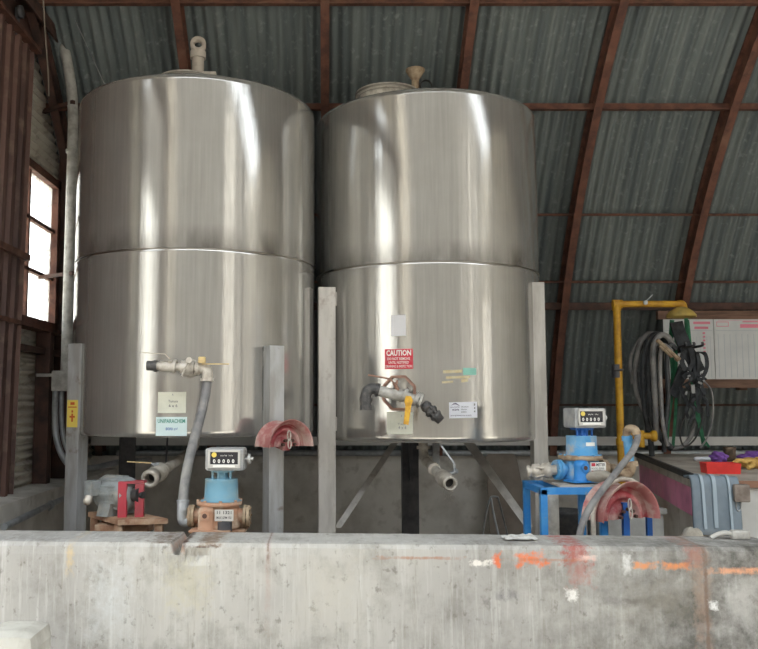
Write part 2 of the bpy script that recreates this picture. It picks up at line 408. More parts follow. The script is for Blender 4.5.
def patch(mb, mp, u0=0, v0=0, u1=1, v1=1, nu=1, nv=1):
    vs = [mp(u0 + (u1 - u0) * i / nu, v0 + (v1 - v0) * j / nv) for j in range(nv + 1) for i in range(nu + 1)]
    mb.add(vs, [[j * (nu + 1) + i, j * (nu + 1) + i + 1, (j + 1) * (nu + 1) + i + 1, (j + 1) * (nu + 1) + i] for j in range(nv) for i in range(nu)])

# ------------------------------------------------------------------ the building (arched shed)
AY, AZ, AR = 2.48, -0.6, 6.95
XL, XR = -2.5, 9.2
def arch(a, r=AR): return AY + r * math.cos(a), AZ + r * math.sin(a)
A0 = math.asin(1.6 / AR)
fl = MB(); fl.box((3.3, 2.4, -.1), (12.6, 14.2, .2)); struct(fl, 'floor', 'floor', 'dirty concrete floor of the shed', 'floor')
g = MB(); g.box((3, 2, -.26), (90, 90, .1)); struct(g, 'ground', 'ground', 'unseen pale gravel yard added to bounce light into the shed', 'ground')  # unseen yard, added to bounce sunlight inside and fill the reflections
pitch_c = .088
sk = MB(); nc = int((XR - XL) / (pitch_c / 6)); na = 46
A_END = math.radians(96)
angs = [A0 + (A_END - A0) * j / na for j in range(na + 1)]
vs = []
for j, a in enumerate(angs):
    lap = .006 * ((j % 18) / 18.0)
    for i in range(nc + 1):
        x = XL - .06 + (XR - XL + .12) * i / nc
        r = AR + lap + .017 * math.sin(2 * pi * x / pitch_c)
        y, z = arch(a, r); vs.append((x, y, z))
fs = []
for j in range(na):
    y, z = arch((angs[j] + angs[j + 1]) / 2)
    for i in range(nc):
        x = XL + (XR - XL) * (i + .5) / nc
        fs.append([j * (nc + 1) + i, (j + 1) * (nc + 1) + i, (j + 1) * (nc + 1) + i + 1, j * (nc + 1) + i + 1])
sk.add(vs, fs, True)
struct(sk, 'ceiling', 'corr', 'curved corrugated galvanised roof shell with ribs', 'roof')
# stem walls
wb = MB(); wb.box(((XL + XR) / 2, 9.36, .5), (XR - XL, .44, 1.02)); struct(wb, 'wall_back', 'concrete', 'low grey concrete base wall behind the tanks', 'wall')
hb = MB(); ye, ze = arch(A_END, AR - .12); hb.box(((XL + XR) / 2, ye, ze), (XR - XL, .14, .3))
for x_ in (XL + .1, 3.6, XR - .1): hb.box((x_, ye, ze / 2), (.16, .16, ze))
struct(hb, 'trim_6', 'rust_dark', 'steel eaves beam and posts along the open side of the shed', 'beam')
yb2 = MB(); yb2.box((3, -10, 5.6), (70, .5, 11.2)); struct(yb2, 'reflection_wall_opposite', 'yard_wall', 'unseen grey building added opposite the shed for the tank reflections', 'building')  # unseen building, invented so the tanks reflect an even grey
for x_, w_ in ((11.0, 1.7), (14.6, .7), (23.0, 2.6)):
    rd = MB(); rd.box((x_, -9.72, 5.1), (w_, .08, 10.2)); struct(rd, 'reflection_panel', 'reflection_pale', 'tall pale panel added to put streaks in the tank reflections', 'door', group='pale reflection panels on the added grey building')  # added pale strips that give the tanks narrow vertical reflection streaks
yb3 = MB(); yb3.box((-10, 5, 3.2), (.5, 34, 6.4)); struct(yb3, 'reflection_wall_beside', 'yard_wall_white', 'unseen white building added beyond the end door for tank reflections', 'building')  # unseen building, invented to shape the bright streak reflected through the door
# ribs
k = 0
for i in range(-2, 8):
    x = i * 1.2 + (.0 if i > -2 else .02)
    rb = MB(); n = 48; vs = []; fs = []
    prof = [(-.036, 6.74), (.036, 6.74), (.036, 6.755), (.006, 6.755), (.006, 6.90), (.036, 6.90), (.036, 6.92), (-.036, 6.92), (-.036, 6.90), (-.006, 6.90), (-.006, 6.755), (-.036, 6.755)]
    a_0 = math.asin(1.61 / 6.7); a_1 = A_END
    for j in range(n + 1):
        a = a_0 + (a_1 - a_0) * j / n
        for dx, r in prof:
            y, z = arch(a, r); vs.append((x + dx, y, z))
    m_ = len(prof)
    for j in range(n):
        for q in range(m_): fs.append([j * m_ + q, j * m_ + (q + 1) % m_, (j + 1) * m_ + (q + 1) % m_, (j + 1) * m_ + q])
    rb.add(vs, fs)
    struct(rb, 'arch_rib', 'rust' if i > -2 else 'rust_dark', 'rusty brown steel arch rib carrying the corrugated shell', 'rib', group='arch ribs of the shed')
# purlins, each run along the whole shed
def on_arch(py, r=6.86):
    best = None
    for q in range(2000):
        a = A0 + (pi / 2 - A0) * q / 2000; y, z = arch(a, r)
        d = abs(Z(py, y) - z)
        if best is None or d < best[0]: best = (d, y, z, a)
    return best[1:]
PUR = [(2, .05, 'rust', 'rusty purlin angle highest up the curved wall'), (107, .06, 'rust', 'heavy rusty purlin level with the tank tops'), (215, .025, 'rust', 'thin rusty tie rod above the yellow shower'),
       (282, .025, 'rust', 'lower thin tie rod above the yellow shower'), (306, .07, 'rust_dark', 'thick dark brown rail just above the yellow shower arm'), (405, .022, 'rust_dark', 'thin dark rail low behind the hanging hoses')]
for py, th, mt, lb in PUR:
    y, z, a = on_arch(py, 6.84)
    b = MB(); R = Matrix.Rotation(a, 3, 'X')
    if th > .03:
        b.box(((XL + XR) / 2, y, z), (XR - XL - .04, .012 if th < .07 else .03, th), None)
        b.box(((XL + XR) / 2, y - .02, z - th / 2), (XR - XL - .04, .05, .012))
    else: b.cyl((XL + .02, y, z), (XR - .02, y, z), th / 2, seg=8)
    struct(b, 'purlin', mt, lb, 'purlin')
# end walls of corrugated sheet with openings
def end_wall(X, openings, name, mat, label, pitch, horizontal=True):
    w = MB(); cache = {}; vs = []; fs = []
    def vid(y, z):
        k = (round(y, 4), round(z, 4))
        if k not in cache:
            cache[k] = len(vs); vs.append((X + .019 * math.sin(2 * pi * z / pitch), y, z))
        return cache[k]
    dz = pitch / 6; z = 0.0; ztop = AZ + AR + .03
    while z < ztop - dz:
        z2 = z + dz; zm = (z + z2) / 2
        hw = math.sqrt(max(0, (AR + .04) ** 2 - (z - AZ) ** 2)) if zm > 1 else math.sqrt(AR * AR - 1.6 ** 2)
        lo_y = -1.2
        segs = [(max(lo_y, AY - hw), AY + hw)] if AY + hw > lo_y else []
        for (ya, yb, za, zb) in openings:
            if za < zm < zb:
                ns = []
                for (p, q) in segs:
                    if yb <= p or ya >= q: ns.append((p, q)); continue
                    if ya > p: ns.append((p, ya))
                    if yb < q: ns.append((yb, q))
                segs = ns
        for p, q in segs: fs.append([vid(p, z), vid(q, z), vid(q, z2), vid(p, z2)])
        z = z2
    w.add(vs, fs, True)
    return struct(w, name, mat, label, 'wall')
DOOR = (2.0, 4.1, 0.0, 4.95)
WIN = (5.9, 7.62, 2.25, 3.55)
end_wall(XL, [DOOR, WIN], 'wall_left', 'corr_wall', 'end wall of grey corrugated sheets laid sideways', .07)
end_wall(XR, [(-.4, 1.9, 0, 3.4)], 'wall_right', 'corr_wall', 'far end wall of corrugated sheets', .105)
# low base wall and framing of the end wall
b = MB(); b.prism([(XL + .03, 4.8, 0), (-2.22, 4.8, 0), (-2.22, 4.8, .88), (XL + .03, 4.8, .90)], (0, 4.34, 0))
struct(b, 'wall_base', 'concrete', 'low concrete base wall under the window', 'wall')
b = MB()
for y in (7.3, 8.35): b.box((XL + .09, y, 2.4 if y > 7.5 else 1.54), (.12, .16 if y > 7.5 else .1, 3.0 if y > 7.5 else 1.28))
b.box((XL + .09, 7.92, 2.6), (.13, .34, 3.4))
struct(b, 'trim_1', 'rust_dark', 'dark brown steel posts beside the window', 'post')
# window: frame with two columns of three panes
wn = thing('window_1', (XL, 7.05, 2.25), 'tall three-pane window in a brown frame beside the tank', 'window'); wn['kind'] = 'structure'
b = MB(); y0, y1, z0, z1 = WIN
for z in (z0, z1): b.box((XL + .03, (y0 + y1) / 2, z), (.1, y1 - y0 + .1, .07))
for y in (y0, y1): b.box((XL + .03, y, (z0 + z1) / 2), (.1, .07, z1 - z0 + .1))
ym = 6.93
b.box((XL + .03, ym, (z0 + z1) / 2), (.05, .035, z1 - z0))
for q in (1, 2): b.box((XL + .03, (y0 + y1) / 2, z0 + (z1 - z0) * q / 3), (.05, y1 - y0, .03))
b.box((XL + .07, (y0 + y1) / 2, z0 - .05), (.16, y1 - y0 + .2, .03))
b.build('window_frame', 'rust', wn, kind='structure')
for (ya, yb) in ((y0, ym), (ym, y1)):
    for q in range(3):
        b = MB(); za = z0 + (z1 - z0) * q / 3; zb = z0 + (z1 - z0) * (q + 1) / 3
        b.box((XL + .02, (ya + yb) / 2, (za + zb) / 2), (.006, yb - ya, zb - za)); b.build('window_pane', 'glass', wn, kind='structure')
b = MB(); b.box((XL + .06, 6.8, 2.02), (.1, 1.9, .05)); struct(b, 'trim_2', 'rust_dark', 'brown rail under the window', 'rail')
# sliding door slid open along the end wall
dr = thing('door_1', (-2.38, 5.72, .3), 'brown ribbed sliding door slid open beside the window', 'door'); dr['kind'] = 'structure'
b = MB(); ya, yb, za, zb = 4.75, 6.72, .12, 4.42
vs = []; fs = []; pr = []
yy = ya
while yy < yb - .01:
    for dy, dx in ((0, 0), (.05, 0), (.065, .03), (.115, .03), (.13, 0)):
        if yy + dy <= yb: pr.append((yy + dy, dx))
    yy += .17
pr.append((yb, 0))
for y, dx in pr: vs += [(-2.39 + dx, y, za), (-2.39 + dx, y, zb)]
for i in range(len(pr) - 1): fs.append([2 * i, 2 * i + 2, 2 * i + 3, 2 * i + 1])
n_ = len(vs); vs += [(v[0] - .02, v[1], v[2]) for v in vs]; fs += [[a + n_ for a in f][::-1] for f in fs]
fs.append([n_ - 2, n_ - 1, 2 * n_ - 1, 2 * n_ - 2])
vs = [(x_, y_ - (4.42 - z_) * .045, z_) for x_, y_, z_ in vs]
b.add(vs, fs); b.build('door_panel', 'door_brown', dr, kind='structure')
b = MB(); b.box((-2.35, (ya + yb) / 2, zb + .015), (.07, yb - ya + .02, .03)); b.box((-2.345, (ya + yb) / 2 - .076, 2.72), (.035, yb - ya, .05)); b.box((-2.345, (ya + yb) / 2 - .19, .16), (.035, yb - ya, .06))
b.build('door_rail', 'rust', dr, kind='structure')
for y in (5.2, 6.35):
    b = MB(); b.box((-2.385, y, 4.52), (.02, .05, .22)); b.lathe([(1e-4, -.015), (.05, -.015), (.05, .015), (1e-4, .015)], (-2.36, y, 4.6), (1, 0, 0)); b.build('door_roller', 'dark_paint', dr, kind='structure')
b = MB(); b.box((-2.36, 4.2, 4.74), (.16, 6.46, .04)); b.box((-2.44, 4.2, 4.64), (.03, 6.46, .24)); b.box((-2.29, 4.2, 4.7), (.015, 6.46, .1))
struct(b, 'trim_3', 'rust_dark', 'dark sliding door track along the end wall', 'track')
for y in (DOOR[0], DOOR[1]):
    b = MB(); b.box((XL, y, 2.48), (.14, .1, 4.95)); struct(b, 'trim_4', 'rust_dark', 'dark door opening post', 'post', group='posts of the door opening')
# rail and conduit along the foot of the back shell
b = MB(); y = 8.98; b.box((3.3, y, Z(441, y)), (11.5, .03, .09)); struct(b, 'trim_5', 'panel_white', 'pale grey steel rail along the back base wall', 'rail')
b = MB(); y = 9.08; b.cyl((-2.2, y, 1.045), (8.8, y, 1.045), .032, seg=10); tag(b.build('conduit_pipe', 'galv'), 'long grey conduit pipe lying along the back base wall', 'pipe')

# ------------------------------------------------------------------ containment wall in front
fw = MB(); xs = []; x = -2.3
zt = .907
while x < 2.18 - 1e-6:
    xs.append(x); x += .012 if -.80 < x < -.50 else .045
xs.append(2.18)
prof_n = None; vs = []
for x in xs:
    yf = 4.28 - .05 * (x + 1.6); yb = yf + .355 - .005 * x
    n1 = mnoise.noise(Vector((x * 3, 0, 1))) * .005; n2 = mnoise.noise(Vector((x * 14, 3, 1))) * .003
    ch = 0.; dp = 0.
    if -.755 < x < -.705:                      # the broken notch
        t = (x + .755) / .05
        ch = .075 * min(1, 2.2 * t if t < .45 else (1 if t < .85 else (1 - t) / .15)); dp = .36 * (1 if .35 < t < .9 else .2)
    if -.69 < x < -.55:
        t = (x + .69) / .14; dp2 = .035 * math.sin(pi * t) * (1 + .5 * mnoise.noise(Vector((x * 60, 0, 9))))
    else: dp2 = 0
    prof = [(yf, 0), (yf + n2 * .5, .35), (yf + n2, .6), (yf + n1 * .4, zt - .11), (yf + n1 * .5 + dp2, zt - .06 - .2 * dp2), (yf + n1 + .004, zt - .022 - ch), (yf + .018 + n1, zt - ch + n2 * .4 - .004),
            (yf + .05 + dp * .4, zt - ch * .9 + n2), (yf + .2 + dp * .2, zt + n1 * .4 - ch * (.6 if dp > .1 else 0)), (yb - .02, zt + n2 * .5 - ch * (.5 if dp > .1 else 0)), (yb, zt - .015 - ch * .2), (yb, 0)]
    vs += [(x, a, c) for a, c in prof]; prof_n = len(prof)
fs = []
for i in range(len(xs) - 1):
    for q in range(prof_n - 1): fs.append([i * prof_n + q, (i + 1) * prof_n + q, (i + 1) * prof_n + q + 1, i * prof_n + q + 1])
fs.append(list(range(prof_n))); fs.append([(len(xs) - 1) * prof_n + q for q in range(prof_n)][::-1])
fw.add(vs, fs)
struct(fw, 'wall_front', 'wall_front', 'stained pale concrete containment wall with a chipped top edge', 'wall')
b = MB(); p = P(22, 640, 3.95)
b.box((p.x - .02, 3.93, .295), (.26, .3, .59), None, .07); tag(b.build('concrete_block', 'stone'), 'pale rounded block standing at the foot of the concrete wall', 'block')

# ------------------------------------------------------------------ tanks
class Tank: pass
def make_tank(c, R, z0, z1, seam, mat, label):
    t = Tank(); t.c = Vector((c[0], c[1], 0)); t.R = R; t.z0 = z0; t.z1 = z1
    t.o = thing('storage_tank', (c[0], c[1], 0), label, 'tank', 'stainless steel tanks')
    o = (c[0], c[1], 0)
    b = MB(); S = 160
    # each course a touch out of round, like rolled sheet
    b.lathe([(R - .012, z0 - .0), (R - .002, z0 + .012), (R, z0 + .03), (R, z0 + .04), (R, z0 + .4), (R, seam - .4), (R, seam - .02), (R, seam - .006), (R - .001, seam - .004)], o, seg=S)
    b.lathe([(R - .001, seam + .004), (R, seam + .01), (R, seam + .02), (R, seam + .4), (R, z1 - .4), (R, z1 - .04), (R, z1 - .03), (R - .008, z1 - .008), (R - .02, z1)], o, seg=S)
    b.build('shell', mat, t.o)
    b = MB(); b.lathe([(R - .006, seam - .009), (R + .003, seam - .004), (R + .003, seam + .004), (R - .006, seam + .009)], o, seg=S); b.build('girth_weld', 'weld', t.o)
    b = MB(); b.lathe([(R - .02, z1), (R * .5, z1 + .09), (.05, z1 + .17), (1e-4, z1 + .17)], o, seg=96); b.build('roof_cone', mat, t.o)
    b = MB(); b.lathe([(1e-4, z0 + .03), (R - .03, z0 + .005), (R - .012, z0)], o, seg=96); b.build('bottom', 'dark_paint', t.o)
    return t
TL = make_tank((-.955, 6.28), .876, 1.365, 3.745, 2.575, 'steelL', 'tall stainless steel tank nearest the window, with a paper tag and grey hose')
TR = make_tank((.805, 6.71), .872, 1.31, 3.81, 2.56, 'steelR', 'tall stainless steel tank bearing the red caution sign')
def cyl_hit(t, px, py, R=None):
    R = R or t.R; d = ray(px, py); o = Vector((0, 0, CAMZ))
    dx, dy = d.x, d.y; ox, oy = -t.c.x, -t.c.y
    A = dx * dx + dy * dy; B = 2 * (ox * dx + oy * dy); C = ox * ox + oy * oy - R * R
    disc = B * B - 4 * A * C
    s = (-B - math.sqrt(max(0, disc))) / (2 * A)
    p = o + d * s
    return p, math.atan2(p.y - t.c.y, p.x - t.c.x)
def tank_map(t, px0, py0, px1, py1, lift, skew=0):
    pc, _ = cyl_hit(t, (px0 + px1) / 2, (py0 + py1) / 2)
    _, a0 = cyl_hit(t, px0, (py0 + py1) / 2); _, a1 = cyl_hit(t, px1, (py0 + py1) / 2)
    zt_ = cyl_hit(t, (px0 + px1) / 2, py0)[0].z; zb_ = cyl_hit(t, (px0 + px1) / 2, py1)[0].z
    def mp(u, v, l=lift):
        a = a0 + (a1 - a0) * u; r = t.R + l
        return Vector((t.c.x + r * math.cos(a), t.c.y + r * math.sin(a), zb_ + (zt_ - zb_) * v + skew * (u - .5)))
    return mp
def sticker(t, rect, name, mat, texts, skew=0, extra=None, label=None):
    mp = tank_map(t, *rect, .0035, skew); mp2 = tank_map(t, *rect, .0045, skew); mb_ = tank_map(t, *rect, .0005, skew)
    b = MB(); patch(b, mp, nu=6)
    for (ua, va, ub, vb) in ((0, 0, 1, 0), (1, 0, 1, 1), (1, 1, 0, 1), (0, 1, 0, 0)):
        n = 6
        for i in range(n):
            q0 = i / n; q1 = (i + 1) / n
            f = lambda q: (ua + (ub - ua) * q, va + (vb - va) * q)
            b.add([mp(*f(q0)), mp(*f(q1)), mb_(*f(q1)), mb_(*f(q0))], [[0, 1, 2, 3]])
    s = b.build(name, mat, t.o)
    if label: s['label'] = label
    by = {}
    for txt, u0, v0, u1, v1, m_, bold in texts: by.setdefault(m_, []).append((txt, u0, v0, u1, v1, bold))
    for m_, L in by.items():
        b = MB()
        for txt, u0, v0, u1, v1, bold in L:
            if txt is None: patch(b, mp2, u0, v0, u1, v1, nu=4)
            else: put_text(b, mp2, txt, u0, v0, u1, v1, bold)
        b.build('lettering', m_, s)
    if extra: b = MB(); extra(b, mp2); b.build('arc_logo', 'purple_print', s)
    return s
# signs on the tank with the caution sign
sticker(TR, (385, 349, 413, 369), 'caution_sign', 'caution',
        [('CAUTION', .06, .66, .94, .95, 'white', .03), ('DO NOT REMOVE', .10, .45, .90, .58, 'white', .01), ('UNTIL NOTIFIED', .14, .26, .86, .39, 'white', .01), ('DRAINING & INSPECTION', .03, .07, .97, .2, 'white', .01)],
        label='red caution sign with white lettering')
sticker(TR, (391, 315, 406, 336), 'blank_sticker', 'tag_grey', [], label='blank pale grey sticker')
sticker(TR, (387, 412, 413, 434), 'paper_tag', 'tag', [('A', .55, .76, .6, .88, 'grey_print', 0), ('Tank', .42, .42, .8, .5, 'grey_print', 0), ('4 x 4', .45, .22, .75, .36, 'grey_print', 0)], label='white handwritten tag')
def wave(b, mp):
    n = 10; up = []; dn = []
    for i in range(n + 1):
        u = .06 + .3 * i / n; h = math.sin(pi * i / n)
        up.append(mp(u, .78 + .17 * h)); dn.append(mp(u, .78 + .10 * h - .03 * (i / n)))
    for i in range(n): b.add([dn[i], dn[i + 1], up[i + 1], up[i]], [[0, 1, 2, 3]])
sticker(TR, (449, 402, 477, 418), 'auction_sticker', 'tag_white',
        [('purple', .05, .64, .36, .74, 'purple_print', .01), ('wave', .10, .46, .34, .58, 'purple_print', .01), ('Auction', .42, .66, .68, .76, 'dark_print', 0), ('Item', .42, .5, .62, .59, 'dark_print', 0), ('8444', .42, .33, .6, .42, 'dark_print', 0),
         ('purplewave.com', .05, .1, .78, .22, 'purple_print', .01), ('8', .87, .75, .93, .9, 'dark_print', .02), ('4', .87, .54, .93, .68, 'dark_print', .02), ('4', .87, .33, .93, .47, 'dark_print', .02)],
        skew=.004, extra=wave, label='white sticker with a purple arc mark')
sticker(TR, (463, 368, 476, 375), 'tape_patch', 'teal', [], label='small teal tape patch')
for r in ((443, 370, 462, 373), (446, 376, 470, 378.5), (442, 381, 453, 383), (461, 379, 468, 382)):
    sticker(TR, r, 'paint_smear', 'cream', [], skew=.006, label='cream paint smear')
# signs on the tank nearest the window
sticker(TL, (158, 392, 186, 413), 'paper_tag', 'tag', [('A', .5, .82, .56, .93, 'grey_print', 0), ('Tomato', .38, .5, .72, .62, 'dark_print', 0), ('6 x 6', .4, .28, .7, .42, 'dark_print', 0)], label='cream handwritten tag')
sticker(TL, (156, 417, 187, 436), 'mint_sticker', 'tag_mint', [('UNIPARACHEM', .06, .68, .94, .9, 'green_print', .015), ('8000', .32, .3, .55, .45, 'blue_print', .02), ('gal', .58, .3, .7, .45, 'blue_print', 0)], label='pale mint sticker with green lettering')
# legs
def leg(t, px0, px1, ytop_px, y, rot, side, mat, zbot=0.0, gusset=False):
    xc = P((px0 + px1) / 2, 420, y).x; zt_ = Z(ytop_px, y)
    b = MB(); R = rotz(rot)
    b.box((xc, y, (zbot + zt_) / 2), (side, side, zt_ - zbot), R, .006); b.box((xc, y, zbot + .006), (side * 1.7, side * 1.7, .012), R)
    d = Vector((t.c.x - xc, t.c.y - y, 0)); L = d.length; d.normalize()
    # weld pad that ties the post to the shell
    g_ = L - t.R
    for zz in (t.z0 + .12, zt_ - .08):
        q = Vector((xc, y, zz)) + d * (g_ / 2 + .005); b.box(q, (max(.02, g_), side * .7, .1), rotz(math.atan2(d.y, d.x)))
    o = b.build('leg', mat, t.o); return xc, o
LEGA, _ = leg(TL, 66, 89, 344, 5.79, math.radians(66), .105, 'leg')
LEGB, _ = leg(TL, 263, 284, 346, 5.57, math.radians(28), .105, 'leg')
leg(TL, 117, 139, 420, 6.95, math.radians(20), .12, 'dark_paint')
leg(TR, 317, 336, 288, 6.22, math.radians(4), .125, 'leg_white')
leg(TR, 531, 546, 283, 6.28, math.radians(2), .105, 'leg_pale')
b = MB(); x410 = P(410, 480, 7.45).x; b.box((x410, 7.45, .68), (.14, .12, 1.36)); b.box((x410, 7.36, 1.12), (.03, .08, .42)); b.build('leg', 'dark_paint', TR.o)
b = MB(); b.prism([P(391, 443, 6.9), P(398, 443, 6.9), P(341, 528, 6.26), P(334, 528, 6.26)], (0, .012, 0)); b.build('brace', 'leg_white', TR.o)
b = MB(); b.prism([P(463, 442, 6.9), P(473, 441, 6.9), P(534, 527, 6.3), P(525, 527, 6.3)], (0, .012, 0)); b.build('brace', 'leg_white', TR.o)
for s_, name in ((0, 'warning_sticker'),):                                       # yellow sticker on the leg
    # face of leg A turned towards the viewer's left
    a = math.radians(66); n_ = rotz(a) @ Vector((-1, 0, 0)); n2 = rotz(a) @ Vector((0, -1, 0))
    n_ = n2 if n2.x < n_.x and n2.y < 0 else n_
    tdir = Vector((-n_.y, n_.x, 0)); tdir = tdir if tdir.x > 0 else -tdir
    cc = Vector((LEGA, 5.79, 0)) + n_ * .0535
    zt_ = Z(400, 5.8); zb_ = Z(427, 5.8)
    mp = lambda u, v: cc + tdir * (u - .5) * .09 + Vector((0, 0, zb_ + (zt_ - zb_) * v)); mp2 = lambda u, v: mp(u, v) + n_ * .001
    b = MB(); patch(b, mp); st = b.build('warning_sticker', 'yellow_tag', TL.o)
    b = MB(); patch(b, mp2, .1, .72, .9, .76); patch(b, mp2, .42, .2, .58, .5); patch(b, mp2, .25, .35, .42, .42); patch(b, mp2, .58, .35, .75, .42); patch(b, mp2, .42, .54, .58, .62); patch(b, mp2, .3, .82, .7, .92); b.build('pictogram', 'orange_print', st)
# manways and top fittings
def manway(t, cx_, cy_, r, hh):
    zc = t.z1 + hh - .2
    b = MB(); b.lathe([(r, zc + .14), (r, zc + .20), (r + .03, zc + .205), (r + .03, zc + .235), (r - .02, zc + .25), (1e-4, zc + .27)], (cx_, cy_, 0), seg=40); mw = b.build('manway', 'valve', t.o)
    b = MB(); b.lathe([(r + .005, zc + .20), (r + .035, zc + .21), (r + .035, zc + .222), (r + .005, zc + .232)], (cx_, cy_, 0), seg=40)
    b.build('clamp_ring', 'weld', mw)
pm = P(188, 76, 5.95); manway(TL, pm.x, 5.95, .185, .115)
b = MB(); pv = P(198, 60, 6.05); zb = TL.z1 + .05
b.cyl((pv.x, 6.05, zb), (pv.x, 6.05, Z(52, 6.05)), .044); b.cyl((pv.x, 6.05, Z(56, 6.05) - .02), (pv.x, 6.05, Z(52, 6.05)), .058, seg=20)
b.lathe([(.03, -.03), (.058, -.025), (.058, .025), (.03, .03), (.03, -.03)], (pv.x, 6.05, Z(45, 6.05)), (0.15, -1, 0), seg=24); b.build('vent_fitting', 'bench_top', TL.o)
b = MB(); q = P(180, 79, 5.72); b.box(q, (.05, .05, .04), None, .01); b.build('lid_dog', 'valve', TL.o); b = MB(); q = P(210, 76, 6.0); b.box(q, (.09, .05, .05)); b.build('lid_hinge', 'valve', TL.o)
pm = P(387, 92, 6.45); manway(TR, pm.x, 6.42, .215, .13)
pv = P(416, 80, 6.45); b = MB(); b.cyl((pv.x, 6.5, TR.z1 + .08), (pv.x, 6.5, Z(80, 6.5)), .03); b.lathe([(.03, 0), (.075, .07), (.075, .085), (.03, .085)], (pv.x, 6.5, Z(80, 6.5)), seg=20); b.build('filler_cup', 'flange', TR.o)
b = MB(); q = P(426, 86, 6.5); b.lathe([(.045, -.02), (.052, 0), (.045, .02)], q, (0, -1, 0), seg=20); b.build('vent_ring', 'black', TR.o)

# valve manifold on the tank nearest the window
yv = 5.20
def pp(px, py, y=yv): return P(px, py, y)
c0 = pp(176, 367)
vl = thing('valve_manifold', (0, 0, 0), '', ''); COL.objects.unlink(vl); bpy.data.objects.remove(vl)
b = MB(); b.cyl(pp(156, 366), pp(204, 368), .025, seg=16); b.cyl(pp(160, 366), pp(173, 366.5), .033); b.cyl(pp(173, 366), pp(176, 366.5), .042); b.cyl(pp(181, 367), pp(194, 368), .040); b.cyl(pp(196, 368), pp(199, 368), .044)
h_, ah = cyl_hit(TL, 190, 368); b.cyl(pp(196, 368), h_ + Vector((.0, .01, 0)), .024); b.lathe([(1e-4, 0), (.06, 0), (.06, .012), (.03, .02)], h_, (-math.cos(ah) * -1, math.sin(ah), 0), seg=20)
b.tube([pp(199, 368), pp(204, 368), pp(207, 370), pp(207.5, 376), pp(207, 381)], .034, 14); b.cyl(pp(207, 378), pp(207, 381), .042)
vm = b.build('valve_manifold', 'valve', TL.o)
b = MB(); b.cyl(pp(147, 365.5), pp(156, 366), .030, seg=16); b.cyl(pp(154, 366), pp(157, 366), .037); b.build('plug', 'black_fit', vm, label='black pipe plug')
b = MB(); b.beam(pp(141, 352.5, 5.16), pp(165, 354, 5.16), .014, .004, (0, 0, 1)); b.beam(pp(165, 354, 5.16), pp(170, 359, 5.16), .02, .005); b.cyl(pp(170, 361, 5.18), pp(170, 367, 5.19), .012); b.build('lever', 'white_pipe', vm)
b = MB(); b.beam(pp(202, 364, 5.15), pp(229, 364, 5.15), .018, .006, (0, 0, 1)); b.box(pp(202, 360, 5.15), (.045, .03, .04), None, .008); b.build('lever', 'brass', vm, label='tan lever handle')
b = MB(); b.beam(pp(188, 361, 5.14), pp(182, 376, 5.12), .02, .006, (1, 0, 0)); b.cyl(pp(189, 360, 5.12), pp(189, 361, 5.19), .018); b.build('lever', 'valve', vm)
# bottom drain with its ball valve, open end towards the wall
zb = TL.z0 + .02
cL = Vector((TL.c.x, TL.c.y, 0))
b = MB(); b.tube([(cL.x, cL.y, zb), (cL.x + .0, cL.y, 1.27), (cL.x - .02, 6.18, 1.235), P(186, 455, 5.95), P(170, 466, 5.6), P(160, 472, 5.42)], .032, 14)
b.lathe([(.045, -.09), (.055, -.06), (.06, 0), (.055, .05), (.045, .08)], P(158, 473, 5.40), P(151, 478, 5.25) - P(165, 468, 5.55), seg=20)
d_ = (P(151, 478, 5.2) - P(165, 468, 5.5)).normalized()
e_ = P(151, 478, 5.27); b.lathe([(.030, -.10), (.030, .03), (.033, .04), (.05, .04), (.055, .03), (.055, -.0), (.045, -.02), (.045, -.12)], e_, d_, seg=24)
dr_ = b.build('drain_valve', 'white_pipe', TL.o)
b = MB(); b.lathe([(1e-4, 0), (.0295, 0)], e_ - d_ * .05, d_, seg=20); b.build('bore', 'black', dr_)
b = MB(); b.beam(P(127, 461.5, 5.3), P(151, 463, 5.33), .02, .006, (0, 0, 1)); b.build('lever', 'brass', dr_, label='tan lever handle')
b = MB(); b.beam(P(151, 463, 5.33), P(154, 466, 5.34), .02, .006); b.cyl(P(157, 463, 5.38), P(158, 471, 5.40), .012); b.cyl(P(152, 464.5, 5.34), P(158, 465, 5.37), .010); b.build('valve_stem', 'galv', dr_)
b = MB(); b.cyl(P(167.5, 437, 5.9), P(165.5, 471, 5.52), .006, seg=8); b.build('hanger_rod', 'dark_paint', dr_)

# caution tank: flanged outlet with yellow-handled valve
h_, ah = cyl_hit(TR, 399, 393); nrm = Vector((math.cos(ah), math.sin(ah), 0)); tn = Vector((-nrm.y, nrm.x, 0)); tn = tn if tn.x > 0 else -tn
b = MB(); ro = 17.5 * 5.98 / F
outer = []; inner = []
for k in range(8):
    a = pi / 8 + k * pi / 4
    outer.append(h_ + nrm * .006 + tn * ro * 1.06 * math.cos(a) + Vector((0, 0, ro * 1.06 * math.sin(a))))
    inner.append(h_ + nrm * .006 + tn * (ro - .012) * math.cos(a) + Vector((0, 0, (ro - .012) * math.sin(a))))
for k in range(8):
    j = (k + 1) % 8
    b.prism([outer[k], outer[j], inner[j], inner[k]], -nrm * .0 + nrm * .010)
